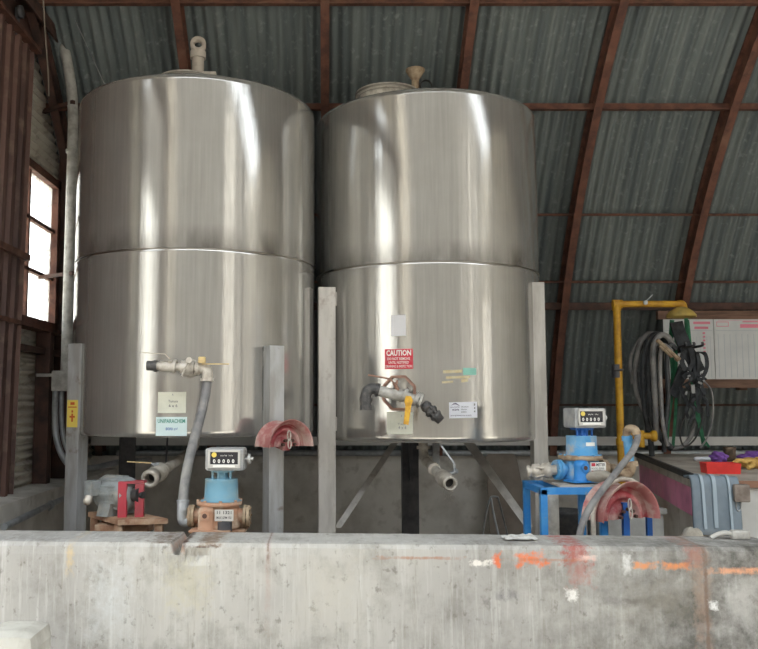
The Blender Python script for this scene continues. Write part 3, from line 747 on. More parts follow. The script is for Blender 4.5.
# wrap onto the shell
nv = []
for v in b.v:
    w = Vector(v); dxy = Vector((w.x - TR.c.x, w.y - TR.c.y, 0)); off = (w - h_).dot(nrm); dxy = dxy.normalized() * (TR.R + max(.002, off)); nv.append((TR.c.x + dxy.x, TR.c.y + dxy.y, w.z))
b.v = nv
b.build('octagon_gasket', 'octagon', TR.o, label='rusty pink octagonal outline')
yr = 5.68
def pr_(px, py, y=yr): return P(px, py, y)
b = MB(); b.cyl(pr_(376, 390), pr_(400, 396), .036, seg=18); b.cyl(pr_(393, 393), pr_(396, 394.5), .042); b.cyl(pr_(400, 395), pr_(418, 401), .034); b.cyl(pr_(402, 394), pr_(405, 396), .05, seg=8); b.cyl(pr_(414, 398), pr_(417, 400), .052, seg=8); b.cyl(pr_(418.5, 400), pr_(421, 401), .05, seg=8)
b.cyl(pr_(399, 394), h_ + nrm * -.01, .03)
vm = b.build('outlet_valve', 'pvc', TR.o)
b = MB(); b.tube([pr_(379, 390), pr_(372, 388.5), pr_(367, 392), pr_(365.5, 400), pr_(366, 408)], .037, 14); b.cyl(pr_(366, 398), pr_(365.8, 402), .044); b.cyl(pr_(366, 405), pr_(366.2, 410), .043); b.cyl(pr_(376, 389.5), pr_(379, 390.3), .045); b.build('elbow', 'black_fit', vm, label='black hose elbow')
b = MB(); b.prism([pr_(404.5, 401, 5.58), pr_(406, 396, 5.58), pr_(411, 396, 5.58), pr_(413, 401, 5.58), pr_(411.5, 405, 5.58), pr_(408.5, 425, 5.58), pr_(403.5, 424, 5.58), pr_(405.5, 406, 5.58)], (0, .012, 0)); b.cyl(pr_(408.7, 401, 5.565), pr_(408.7, 401, 5.66), .022); b.build('lever', 'yellow', vm, label='yellow lever handle')
b = MB(); d_ = (pr_(440, 420) - pr_(421, 402)).normalized()
p0 = pr_(423, 403.5); 
b.lathe([(.025, 0), (.034, .01), (.04, .03), (.04, .04), (.034, .045), (.034, .06), (.045, .065), (.045, .085), (.034, .09), (.034, .105), (.043, .108), (.043, .125), (.034, .13), (.03, .165), (1e-4, .165)], p0, d_, seg=18)
for s_ in (-1, 1): b.beam(p0 + d_ * .05 + Vector((0, -.045, .02 * s_)), p0 + d_ * .11 + Vector((0, -.048, .02 * s_)), .014, .008)
b.build('hose_coupling', 'black_fit', vm, label='black quick coupling')
b = MB(); b.tube([pr_(368, 375, 5.62), pr_(385, 378, 5.62), pr_(392, 381, 5.62), pr_(395, 387, 5.64)], .006, 8); b.cyl(pr_(394, 383, 5.64), pr_(398, 390, 5.66), .012); b.cyl(pr_(397, 384, 5.64), pr_(397, 380, 5.64), .007); b.build('lever', 'octagon', vm, label='thin rusty lever')
# drain of the caution tank
b = MB(); b.tube([P(423, 440, 6.3), P(423.5, 450, 6.3), P(425, 459, 6.25), P(431, 466, 6.1), P(440, 475, 5.9)], .034, 14); b.cyl(P(423.5, 446, 6.3), P(423.5, 449, 6.3), .05)
d_ = (P(449, 482, 5.6) - P(433, 468, 6.05)).normalized(); e_ = P(449.5, 483, 5.65)
b.cyl(P(433, 468, 6.05), P(434.5, 469.5, 6.0), .045); b.lathe([(.036, -.26), (.05, -.2), (.058, -.1), (.05, -.04), (.048, 0), (.048, .03), (.04, .034), (.033, .03), (.033, -.05)], e_, d_, seg=24)
dv = b.build('drain_valve', 'white_pipe', TR.o)
b = MB(); b.lathe([(1e-4, 0), (.033, 0)], e_ - d_ * .03, d_, seg=20); b.build('bore', 'black', dv)
b = MB(); b.beam(P(441.5, 446, 5.78), P(454, 463, 5.75), .012, .005, (0, -1, 0)); b.beam(P(454, 463, 5.75), P(455, 470, 5.75), .016, .006, (0, -1, 0)); b.cyl(P(451, 474, 5.75), P(457, 471, 5.72), .014); b.build('lever', 'galv', dv, label='steel lever handle')
b = MB(); b.beam(P(436, 440, 6.25), P(436, 466, 6.12), .05, .006, (0, -1, 0)); b.build('pipe_strap', 'leg', dv)
for k, (dx_, dz_) in enumerate(((-3, 16), (0, 12), (3, 17))):
    b = MB(); q = P(448 + dx_, 489, 5.63); b.tube([q, q + Vector((dx_ * .004, 0, -.03)), q + Vector((-dx_ * .003, 0, -.05)), q + Vector((dx_ * .006, 0, -.005 * dz_))], .0018, 5); b.build('fibre_drip', 'white_pipe', dv)

# ------------------------------------------------------------------ hose from manifold to the meter
b = MB(); b.tube([P(207, 379, 5.2), P(206, 392, 5.19), P(201, 415, 5.12), P(194, 440, 5.0), P(188, 465, 4.9), P(184, 490, 4.83), P(183, 508, 4.79)], .0285, 14)
hs = b.build('supply_hose', 'hose_grey'); tag(hs, 'scuffed grey hose hanging from the tank valve to the rusty meter', 'hose')
b = MB(); b.cyl(P(183, 500, 4.8), P(183, 511, 4.79), .033); b.tube([P(183, 508, 4.79), P(182.5, 516, 4.79), P(184, 521, 4.79), P(189.5, 522, 4.79)], .031, 14); b.cyl(P(183, 500, 4.8), P(183, 502, 4.8), .037); b.build('elbow', 'galv', hs, label='galvanised elbow'); 

# ------------------------------------------------------------------ flow meters
def meter(name, origin, yaw, label, cyl_m, base_m, boss_m, blue):
    o = thing(name, origin, label, 'meter', 'liquid flow meters'); O = Vector(origin); R = rotz(yaw)
    W = lambda x, y, z: O + R @ Vector((x, y, z))
    ax = R @ Vector((1, 0, 0)); ay = R @ Vector((0, 1, 0))
    b = MB(); b.lathe([(1e-4, .005), (.115, .005), (.12, .02), (.112, .10), (.105, .125), (.125, .128), (.125, .148), (1e-4, .15)], O, seg=32)
    for s_ in (-1, 1): b.cyl(W(s_ * .10, 0, .065), W(s_ * .145, 0, .065), .042, seg=18)
    for k in range(8):
        a = k * pi / 4 + .2; b.cyl(W(.117 * math.cos(a), .117 * math.sin(a), .146), W(.117 * math.cos(a), .117 * math.sin(a), .158), .009, seg=6)
    body = b.build('meter_body', base_m, o)
    if blue:
        b = MB(); b.lathe([(.118, .122), (.131, .125), (.131, .15), (.09, .154)], O, seg=32); b.build('dusty_flange', 'flange', o, label='tan dusty flange')
    for s_ in (-1, 1):
        b = MB(); b.cyl(W(s_ * .135, 0, .065), W(s_ * .150, 0, .065), .062, seg=24); b.cyl(W(s_ * .153, 0, .065), W(s_ * .168, 0, .065), .060, seg=24)
        for k in range(6):
            a = k * pi / 3; b.cyl(W(s_ * .13, .048 * math.cos(a), .065 + .048 * math.sin(a)), W(s_ * .174, .048 * math.cos(a), .065 + .048 * math.sin(a)), .007, seg=6)
        b.build('flange', 'blue_dusty' if blue and s_ < 0 else 'flange', o)
    b = MB(); q = W(-.055, -.105, 0); b.lathe([(.056, .0), (.045, .012), (.042, .085), (.046, .10), (.036, .125), (1e-4, .13)], q, seg=20); b.cyl(W(-.055, -.13, .085), W(-.055, -.155, .085), .026, seg=12)
    b.box(W(-.03, -.10, .004), (.22, .13, .008), R); b.build('strainer_boss', boss_m, o)
    b = MB(); b.cyl(W(-.055, -.153, .085), W(-.055, -.157, .085), .013, seg=12); b.build('drain_hole', 'rust_dark', o)
    b = MB(); b.lathe([(.115, .15), (.094, .158), (.090, .262), (.092, .268), (1e-4, .27)], O + R @ Vector((.01, 0, 0)), seg=32); b.build('cover', cyl_m, o)
    if blue:
        mp = lambda u, v: O + R @ Vector((.01 + .093 * math.sin((u - .5) * .7 + .12), -.093 * math.cos((u - .5) * .7 + .12), .21 + .022 * v)); b = MB(); patch(b, mp, nu=6); b.build('label_strip', 'white', o, label='blank white strip')
    b = MB(); b.lathe([(.035, .27), (.03, .30), (.05, .305), (.05, .318)], O + R @ Vector((.015, 0, 0)), seg=20); b.box(W(.015, 0, .312), (.12, .07, .014), R)
    for k in range(4): b.cyl(W(-.035 + .033 * k, -.03, .268), W(-.035 + .033 * k, -.03, .308), .007, seg=8)
    b.build('neck', 'blue_dark' if blue else 'blue_faded', o)
    # register
    xc = .035; zc = .378; w, h, d = .212, .122, .15
    b = MB(); b.box(W(xc, 0, zc), (w, d, h), R, .014); rg = b.build('register', 'reg', o)
    b = MB(); fy = -d / 2 - .002
    for (x_, z_, sx_, sz_) in ((xc, zc + .047, .176, .012), (xc, zc - .035, .176, .020), (xc - .082, zc + .005, .012, .095), (xc + .082, zc + .005, .012, .095)): b.box(W(x_, fy - .003, z_), (sx_, .012, sz_), R, .002)
    b.build('bezel', 'regframe', rg)
    b = MB(); b.box(W(xc, fy, zc + .008), (.152, .004, .066), R); b.build('dial_face', 'face', rg)
    mp = lambda u, v: W(xc - .076 + .152 * u, fy - .0028, zc - .025 + .066 * v)
    b = MB()
    for k, dg in enumerate('00000'): put_text(b, mp, dg, .10 + .17 * k, .10, .19 + .17 * k, .42, .03)
    put_text(b, mp, 'GALLONS', .36, .66, .6, .76, .0); put_text(b, mp, 'TOTAL', .66, .66, .82, .76, .0)
    b.build('digits', 'white', rg)
    b = MB(); b.cyl(W(xc - .055, fy - .002, zc + .026), W(xc - .055, fy - .005, zc + .026), .014, seg=18); b.build('round_sticker', 'yellow_tag', rg)
    b = MB(); b.box(W(xc, fy - .0105, zc - .035), (.12, .003, .011), R); b.build('name_strip', 'white', rg)
    b = MB(); b.cyl(W(xc + w / 2, 0, zc), W(xc + w / 2 + .018, 0, zc), .010, seg=12); b.cyl(W(xc + w / 2 + .015, 0, zc), W(xc + w / 2 + .030, 0, zc), .027, seg=18); b.cyl(W(xc + w / 2 + .03, 0, zc), W(xc + w / 2 + .045, 0, zc), .010, seg=10); b.build('reset_knob', 'regframe', rg)
    # name plate
    b = MB(); pc = W(.045, -.122, .085); b.box(pc, (.10, .012, .06), R); pl = b.build('name_plate', 'regframe' if not blue else 'white', o)
    mp = lambda u, v: W(.045 - .05 + .1 * u, -.1288, .055 + .06 * v)
    b = MB()
    if blue: patch(b, mp, .04, .62, .3, .94); patch(b, mp, .04, .08, .96, .2); b.build('red_print', 'caution', pl); b = MB(); put_text(b, mp, 'METER', .36, .62, .95, .92, .02); put_text(b, mp, 'MODEL SERIAL', .05, .3, .9, .5, .0)
    else: put_text(b, mp, '11 1321', .12, .62, .9, .9, .02); put_text(b, mp, 'MAX GPM 150', .1, .2, .9, .42, .01)
    b.build('lettering', 'dark_print', pl)
    b = MB(); b.cyl(W(.045, -.10, .0), W(.045, -.10, .05), .04, seg=14); b.cyl(W(.05, -.125, .028), W(.05, -.10, .028), .03, seg=12); b.build('adjuster_cover', 'dark_paint' if not blue else 'flange', o)
    return o, W
pL = P(219, 531, 4.75); meter_o = (pL.x, 4.76, .90)
m1, W1 = meter('flow_meter', meter_o, math.radians(-2), 'rusty flow meter with a faded blue cover, beside the chipped wall edge', 'blue_faded', 'rust_cast', 'rust_cast', False)
b = MB(); b.box((meter_o[0], 4.79, .892), (.30, .24, .016)); b.cyl((meter_o[0], 4.85, 0), (meter_o[0], 4.85, .89), .05); b.box((meter_o[0], 4.85, .01), (.25, .22, .02)); b.build('pedestal', 'rust_plate', m1)
p2 = P(583, 485, 5.22); meter_o2 = (p2.x, 5.26, 1.115)
m2, W2 = meter('flow_meter', meter_o2, math.radians(13), 'bright blue flow meter standing on the blue steel stand', 'blue_dusty', 'blue_dusty', 'blue', True)
b = MB(); b.blob(W2(.03, -.16, .035), (.085, .05, .036), 3, .15, 2.5, None, 3); b.build('dust_cap', 'sack', m2, label='dusty rounded cap')
# inlet coupling and outlet riser of the blue meter
b = MB(); a0 = P(527, 472, 5.26); a1 = W2(-.16, 0, .065); d_ = (a1 - a0)
b.lathe([(1e-4, .0), (.028, 0), (.038, .004), (.038, .018), (.032, .02), (.032, .03), (.046, .034), (.046, .075), (.036, .08), (.036, .09), (.047, .094), (.047, .14), (.03, .145), (.03, d_.length)], a0, d_, seg=20)
for s_ in (-1, 1): b.beam(a0 + d_.normalized() * .04 + Vector((0, -.045, .03 * s_)), a0 + d_.normalized() * .09 + Vector((0, -.048, .02 * s_)), .012, .008)
b.build('inlet_coupling', 'white_pipe', m2)
b = MB(); c_ = W2(.165, 0, .065); yb_ = 5.2
b.tube([c_, c_ + Vector((.05, -.01, 0)), P(622, 474, yb_), P(629, 472, yb_), P(631, 464, yb_)], .032, 14); b.cyl(P(631, 466, yb_), P(630.5, 461, yb_), .042); b.build('outlet_elbow', 'flange', m2)
b = MB(); b.cyl(P(630, 463, yb_), P(627, 435, yb_), .026, seg=16); b.cyl(P(627.3, 441, yb_), P(627, 436, yb_), .032); b.build('riser_pipe', 'blue_dusty', m2)
b = MB(); b.tube([P(627, 436, yb_), P(627, 431, yb_ - .01), P(630, 428.5, yb_ - .03), P(635, 430, yb_ - .05), P(637, 435, yb_ - .06)], .025, 14); b.build('top_elbow', 'flange', m2, label='dusty return bend')
b = MB(); b.tube([P(637.5, 433, 5.15), P(637, 441, 5.12), P(632, 452, 5.06), P(621, 466, 4.93), P(607, 484, 4.79), P(595, 500, 4.68), P(586, 515, 4.62), P(580, 533, 4.60), P(578, 560, 4.59), P(577, 600, 4.59)], .019, 14)
tag(b.build('delivery_hose', 'hose_grey'), 'grey hose sloping down from the blue meter behind the wall', 'hose')

# blue stand
st = thing('steel_stand', (1.42, 5.25, 0), 'bright blue steel stand carrying the blue flow meter', 'stand')
ya, yb_ = 5.02, 5.44; x0 = P(543.5, 500, ya).x; x1 = P(603, 500, ya).x; zt_ = 1.085; t_ = .04
for (x_, y_) in ((x0, ya), (x0, yb_), (x1, ya), (x1, yb_)):
    b = MB(); b.box((x_, y_, zt_ / 2), (t_, t_, zt_), None, .003); b.build('leg', 'blue', st)
b = MB()
for y_ in (ya, yb_): b.box(((x0 + x1) / 2, y_, zt_ - .01), (x1 - x0 + t_, t_, t_))
for x_ in (x0, x1): b.box((x_, (ya + yb_) / 2, zt_ - .01), (t_, yb_ - ya, t_))
b.build('top_frame', 'blue', st)
b = MB(); b.box(((x0 + .10 + x1) / 2, (ya + yb_) / 2, zt_ + .014), (x1 - x0 - .10, yb_ - ya - .02, .012)); b.build('top_plate', 'bench_top', st)

# hose hangers: half wheel rims
def hanger(c, axis, r, label, inner, outer, depth, post=None):
    o = thing('hose_hanger', c, label, 'hose hanger', 'red hose hangers'); C = Vector(c); A = Vector(axis).normalized()
    ref = Vector((0, 0, 1)).cross(A)
    kw = dict(seg=36, a0=-.0 * pi, a1=pi, ref=None)
    def half(prof, name, mat, lb=None):
        b = MB(); x = (-ref).normalized(); 
        # the half circle opens upward
        b.lathe(prof, C, A, 36, 0, pi, True, tuple(ref.normalized() * (1 if A.cross(ref).z > 0 else -1)))
        p = b.build(name, mat, o)
        if lb: p['label'] = lb
        return p
    half([(r * .86, -depth), (r * .80, -depth * .9), (r * .80, -depth * .6), (r * .92, -depth * .5), (r * .92, -.03), (r + .008, -.008), (r + .014, 0.), (r + .016, -.004), (r + .01, -.014), (r * .96, -.035), (r * .96, -depth * .5), (r * .9, -depth), (r + .006, -depth - .012), (r + .004, -depth - .016), (r * .86, -depth)], 'rim', outer)
    half([(r * .94, -.05), (r * .90, -.085), (r * .80, -.09), (r * .76, -.07), (r * .66, -.062), (r * .60, -.065), (r * .56, -.10), (r * .42, -.105), (r * .40, -.08), (r * .2, -.075), (r * .17, -.09), (1e-3, -.09)], 'wheel_disc', inner)
    b = MB()
    for k in range(5):
        a = pi * (k + .5) / 5; x = ref.normalized(); q = C + A * -.042 + x * r * .30 * math.cos(a) + Vector((0, 0, r * .30 * math.sin(a))); b.cyl(q, q + A * .018, .010, seg=8)
    b.build('wheel_nut', 'rust_dark', o)
    q = C + A * -.03 + Vector((0, 0, r * .45)); b = MB(); lk = [q + ref.normalized() * .012 * math.sin(t) + Vector((0, -.02, .03 * math.cos(t) - .0)) for t in [2 * pi * i / 10 for i in range(10)]]; b.tube(lk, .004, 6, closed=True, sub=2)
    lk = [p + Vector((0, 0, -.05)) + A * .006 for p in lk]; b.tube(lk, .004, 6, closed=True, sub=2); b.build('chain_link', 'valve', o)
    return o, C, A
ax1 = Vector((.62, -.78, 0)); c1 = P(292, 447, 5.33)
h1, C1, A1 = hanger(c1, ax1, .155, 'red half-wheel hose hanger bolted to the tank leg', 'red', 'red_out', .16)
b = MB(); q = Vector((LEGB, 5.57, c1.z + .03)); b.beam(C1 - A1 * .06, q, .05, .05); b.build('bracket', 'red', h1)
c2 = P(633, 521, 4.88)
h2, C2, A2 = hanger(c2, Vector((.45, -.89, 0)), .205, 'large dusty red half-wheel hose hanger on a blue post', 'red', 'red_out', .17)
b = MB(); xx = P(625, 520, 4.96).x; b.box((xx, 4.95, .5), (.035, .035, 1.0 + .03)); b.build('post', 'blue_dark', h2)
b = MB(); xx = P(649, 525, 5.12).x; b.box((xx, 5.12, .52), (.03, .03, 1.04)); b.box((xx - .06, 5.05, 1.0), (.15, .03, .03)); b.build('post', 'blue_dark', h2)
# hose laid over the big hanger
b = MB(); rr = .228; L = []
for k in range(11):
    a = math.radians(188 - k * 17); x = Vector((.9, .42, 0)); L.append(C2 - A2 * .07 + x * rr * math.cos(a) + Vector((0, 0, rr * math.sin(a))))
L = [L[0] + Vector((-.0, .02, -.3)), L[0] + Vector((0, .01, -.12))] + L[:-2]
b.tube(L, .014, 10); tag(b.build('coiled_hose', 'white_pipe'), 'thin dusty hose looped over the large half-wheel hanger', 'hose')

# ------------------------------------------------------------------ motor on its rusty base
mo = thing('electric_motor', (P(115, 512, 5.05).x, 5.05, 0), 'grey electric motor bolted on a rusty base behind the wall', 'motor')
zt_ = .93
b = MB(); bl = [P(88, 511, 5.22), P(118, 523, 4.86), P(168, 516, 4.92), P(128, 506, 5.30)]
b.prism([Vector((p.x, p.y, zt_)) for p in bl], (0, 0, -.03)); 
cx_ = sum((p.x for p in bl)) / 4; cy_ = sum((p.y for p in bl)) / 4
for p in bl: b.box((cx_ + (p.x - cx_) * .8, cy_ + (p.y - cy_) * .8, .45), (.045, .045, .9))
b.box((cx_, cy_, .86), (.3, .2, .05)); b.build('base_frame', 'rust_plate', mo)
pa = P(95, 495, 5.2); pc = P(132, 490, 5.02); zm = 1.055
mc0 = Vector((P(103, 488, 5.14).x, 5.14, zm)); mc1 = Vector((P(133, 492, 5.02).x, 5.02, zm)); d_ = (mc1 - mc0).normalized()
b = MB(); L_ = (mc1 - mc0).length; b.lathe([(1e-4, 0), (.075, 0), (.095, .012), (.1, .03), (.1, L_ - .05), (.092, L_ - .02), (.06, L_ + .01), (1e-4, L_ + .012)], mc0, d_, seg=32)
for k in range(14):
    a = 2 * pi * k / 14; x = d_.cross(Vector((0, 0, 1))); o_ = x * .1 * math.cos(a) + Vector((0, 0, .1 * math.sin(a))); b.beam(mc0 + d_ * .04 + o_, mc1 - d_ * .06 + o_, .008, .012)
b.lathe([(.101, .03), (.106, .034), (.106, .045), (.101, .05)], mc0, d_, seg=32)
mh = b.build('motor_housing', 'motor', mo)
b = MB(); mid = (mc0 + mc1) / 2; b.prism([mid + d_ * .03 + d_.cross(Vector((0, 0, 1))) * s_ + Vector((0, 0, z_)) for s_, z_ in ((-.09, -.05), (.09, -.05), (.11, -.125), (-.11, -.125))], d_ * -.09); b.build('motor_foot', 'motor', mo)
b = MB(); b.box(P(93, 488, 5.02), (.06, .08, .09), rotz(-.6), .006); b.build('junction_box', 'motor', mo); b = MB(); b.lathe([(.022, 0), (.024, .03), (.018, .045), (1e-4, .05)], P(89, 497, 4.98), P(87, 501, 4.96) - P(89, 496, 4.98), seg=14); b.build('cable_gland', 'white_pipe', mo)
b = MB()
ga, gb = P(123, 484, 4.95), P(140, 484, 4.97); w_ = Vector((.05, .09, 0))
for p in (ga, gb): b.prism([Vector((p.x - .028, p.y, zt_)), Vector((p.x + .018, p.y + .01, zt_)), Vector((p.x + .018, p.y + .01, p.z)), Vector((p.x - .028, p.y, p.z))], (.004, .014, 0))
b.prism([Vector((ga.x - .028, ga.y, ga.z)), Vector((gb.x + .02, gb.y + .01, ga.z)), Vector((gb.x + .02, gb.y + .10, ga.z)), Vector((ga.x - .028, ga.y + .09, ga.z))], (0, 0, .012))
b.build('coupling_guard', 'red_guard', mo, label='red coupling guard')
b = MB(); b.cyl(mc1, mc1 + d_ * .08, .02); b.cyl(mc1 + d_ * .02, mc1 + d_ * .06, .045); b.build('shaft_coupling', 'black', mo)

# ------------------------------------------------------------------ conduits by the end wall
X = -2.12; y = 7.1
b = MB(); b.tube([P(64, 44, 7.1), P(67, 62, 7.1), P(71, 85, 7.1), P(73, 110, 7.1), P(73, 140, 7.1)], .045, 12); b.cyl(P(73, 138, 7.1), P(66, 372, 7.1), .045, seg=14); b.cyl(P(72, 150, 7.1), P(72, 153, 7.1), .052)
vp = b.build('vent_pipe', 'pvc'); tag(vp, 'tall grey vertical pipe between the window and the tank', 'pipe')
for py in (104, 274):
    b = MB(); q = P(72, py, 7.1); b.beam(q + Vector((.03, -.05, 0)), Vector((XL + .02, 7.3, q.z)), .03, .03); b.build('pipe_clip', 'rust_dark', vp)
b = MB(); q = P(61.5, 381, 7.1); b.box(q, (.14, .1, .17), None, .008); b.box((q.x - .12, 7.14, q.z + .05), (.2, .03, .025)); jb = b.build('junction_box', 'pvc'); tag(jb, 'grey junction box at the foot of the vertical pipe', 'box')
b = MB(); b.tube([P(56, 390, 7.08), P(55, 410, 7.08), P(56, 435, 7.05), P(62, 455, 7.0), P(72, 466, 7.0), P(92, 468, 7.2), P(120, 462, 7.6), P(150, 460, 8.2)], .026, 10); tag(b.build('flexible_conduit', 'galv'), 'thick grey flexible conduit curving under the tank from the junction box', 'conduit')
b = MB(); b.tube([P(62, 390, 7.1), P(61.5, 415, 7.1), P(64, 440, 7.1), P(71, 456, 7.1), P(80, 462, 7.3)], .02, 10); tag(b.build('flexible_conduit', 'galv'), 'thinner flexible conduit dropping from the junction box', 'conduit')
b = MB(); b.cyl(P(4, 527, 5.9), P(64, 498, 7.35), .024, seg=10); b.cyl(P(48, 506, 6.92) , P(50, 505, 6.98), .04, seg=10); o_ = b.build('base_conduit', 'galv'); tag(o_, 'thin grey conduit running along the low base wall', 'conduit')
b = MB(); b.tube([P(43, -6, 6.4), P(45, 30, 6.4), P(48, 70, 6.42), P(49, 96, 6.42)], .006, 6); tag(b.build('hanging_rope', 'tan'), 'thin rope hanging beside the sliding door', 'rope')
b = MB(); b.cyl(P(74, 18, 6.9), P(104, 83, 6.75), .004, seg=6); b.cyl(P(104, 83, 6.75), (TL.c.x - .45, TL.c.y + .25, TL.z1 + .085), .004, seg=6); tag(b.build('guy_wire', 'galv'), 'thin wire running from the roof down to the tank top', 'wire')

# ------------------------------------------------------------------ odds and ends behind the wall
b = MB(); ybd = 8.95
pts = [P(486, 515, 8.86), P(487, 462, 9.0), P(489, 456, 9.02), P(494, 454, 9.02), P(512, 454, 9.02), P(516, 456, 9.02), P(518, 461, 9.0), P(528, 515, 8.86)]
b.prism(pts, (0, .02, 0)); 
lo = [(P(487, 515, 8.86).x, 8.62, 0), (P(487, 515, 8.86).x, 8.64, 0)]
tb = MB()
xa, xb = P(486, 455, 9.0).x, P(517, 455, 9.0).x
zt_ = Z(454, 9.0); r_ = .05
def outline(): 
    L = [(xa, 0), (xa, zt_ - r_)]
    for k in range(5): a = pi - k * pi / 8; L.append((xa + r_ + r_ * math.cos(a), zt_ - r_ + r_ * math.sin(a)))
    for k in range(5): a = pi / 2 - k * pi / 8; L.append((xb - r_ + r_ * math.cos(a), zt_ - r_ + r_ * math.sin(a)))
    L += [(xb + .14, 0)]; return L
lean = lambda z: 8.78 + .24 * z / zt_
tb.prism([(x_, lean(z_), z_) for x_, z_ in outline()], (0, .02, 0)); tag(tb.build('leaning_board', 'tan'), 'tan board with rounded corners leaning on the back base wall', 'board')
b = MB(); yy = 7.3; b.tube([P(483, 535, yy), P(486, 515, yy), P(490, 499, yy), P(493, 496.5, yy), P(498, 497, yy)], .008, 8); b.cyl(P(482, 535, yy), Vector((P(479, 600, yy).x, yy, 0)), .008)
b.tube([P(491, 498, yy), P(494, 515, yy - .05), P(498.5, 535, yy - .1)], .009, 8); b.cyl(P(498.5, 535, yy - .1), Vector((P(505, 600, yy).x, yy - .25, 0)), .009); b.cyl(P(498, 497, yy), Vector((P(520, 560, 7.7).x, 7.75, 0)), .008)
tag(b.build('rod_stand', 'galv'), 'bent metal rod stand on the floor under the caution tank', 'stand')
# crumpled paper on the wall top
b = MB(); q = P(515, 531.5, 4.42); vs = []; nu, nv_ = 10, 5
for j in range(nv_ + 1):
    for i in range(nu + 1):
        u = i / nu - .5; v = j / nv_ - .5; vs.append((q.x + u * .16, 4.33 + v * .12, .914 + .016 * abs(mnoise.noise(Vector((u * 5, v * 5, 2)))) + .01 * (u + .5) * (v + .5)))
b.add(vs, [[j * (nu + 1) + i, j * (nu + 1) + i + 1, (j + 1) * (nu + 1) + i + 1, (j + 1) * (nu + 1) + i] for j in range(nv_) for i in range(nu)], False); tag(b.build('crumpled_paper', 'paper'), 'crumpled white paper lying on the wall beside the blue stand', 'paper')
b = MB(); q = P(551, 512, 5.7); b.lathe([(.06, 0), (.065, .02), (.065, .98), (.05, 1.0), (.03, 1.01), (1e-4, 1.01)], (q.x, 5.75, 0), seg=20); tag(b.build('grey_canister', 'pvc'), 'slim grey canister standing under the blue stand', 'canister')
b = MB(); q = P(570, 530, 5.8); b.lathe([(1e-4, 0), (.10, 0), (.13, .82), (.135, .84), (.12, .84), (.1, .5), (1e-4, .5)], (q.x + .03, 6.02, 0), seg=24); tag(b.build('waste_bin', 'black'), 'black round bin on the floor under the blue stand', 'bin')
tb = MB(); x_, y_ = P(620, 520, 5.75).x + .1, 5.9; tb.box((x_ - .02, y_, .43), (.40, .4, .86), None, .03); tb.box((x_ - .02, y_, .87), (.43, .43, .04), None, .012); tag(tb.build('plastic_tote', 'grey_box'), 'pale grey lidded tote behind the large half-wheel hanger', 'tote')
b = MB(); q = P(553, 449, 8.6); b.lathe([(.09, -.03), (.15, -.04), (.16, 0), (.15, .04), (.09, .03), (.09, -.03)], (q.x + .03, 9.2, 1.168), (.0, -1, .0), seg=28); tr_ = b.build('small_tyre', 'black'); tag(tr_, 'small black rubber wheel standing on the back base wall', 'wheel')

# ------------------------------------------------------------------ emergency shower
ysw = 7.7
sh = thing('emergency_shower', (P(616, 460, ysw).x, ysw, 0), 'yellow pipe emergency shower with a dusty bell head', 'emergency shower')
p_t = P(616.5, 304, ysw); xh = P(682, 304, ysw).x
b = MB(); b.cyl((p_t.x, ysw, 0), (p_t.x, ysw, p_t.z - .02), .033, seg=14); b.cyl((p_t.x, ysw, 0), (p_t.x, ysw, .02), .1); b.cyl((p_t.x, ysw, 1.2), (p_t.x, ysw, 1.26), .042); b.build('standpipe', 'shower_yellow', sh)
b = MB(); b.cyl((p_t.x, ysw, p_t.z), (xh, ysw, p_t.z), .030, seg=14); b.cyl((p_t.x - .035, ysw, p_t.z), (p_t.x + .05, ysw, p_t.z), .040); b.cyl((p_t.x, ysw, p_t.z - .06), (p_t.x, ysw, p_t.z + .035), .040); b.tube([(xh - .04, ysw, p_t.z), (xh, ysw, p_t.z - .003), (xh + .012, ysw, p_t.z - .04), (xh + .012, ysw, p_t.z - .06)], .036, 12); b.build('arm_pipe', 'shower_yellow', sh)
b = MB(); q = P(644, 303, ysw); b.cyl((q.x, ysw - .04, q.z), (q.x, ysw + .04, q.z), .02); b.beam((q.x - .02, ysw - .04, q.z - .01), (q.x + .06, ysw - .06, q.z + .07), .02, .008); b.build('valve_lever', 'galv', sh)
b = MB(); xh2 = P(681, 310, ysw).x; zz = Z(309, ysw); b.lathe([(.03, .02), (.05, .01), (.1, -.02), (.128, -.055), (.13, -.075), (.125, -.075), (.1, -.04), (1e-4, -.03)], (xh2, ysw, zz), seg=32); b.build('shower_head', 'shower_head', sh)
b = MB(); q = P(616, 370, ysw); b.cyl((q.x, ysw, q.z - .07), (q.x, ysw, q.z + .05), .040, seg=12); b.cyl((q.x - .03, ysw - .04, q.z), (q.x + .055, ysw - .04, q.z), .010); b.build('union', 'dark_paint', sh)
b = MB(); q = P(640, 436, ysw); b.cyl((p_t.x, ysw, q.z), (P(651, 436, ysw).x, ysw, q.z), .03, seg=12); b.cyl((P(641, 436, ysw).x, ysw, q.z - .10), (P(641, 436, ysw).x, ysw, q.z + .05), .03); b.lathe([(.03, 0), (.05, .02), (.05, .05), (1e-4, .05)], (P(650, 436, ysw).x, ysw, q.z), (1, 0, 0), seg=16); b.build('branch_tee', 'shower_yellow', sh)

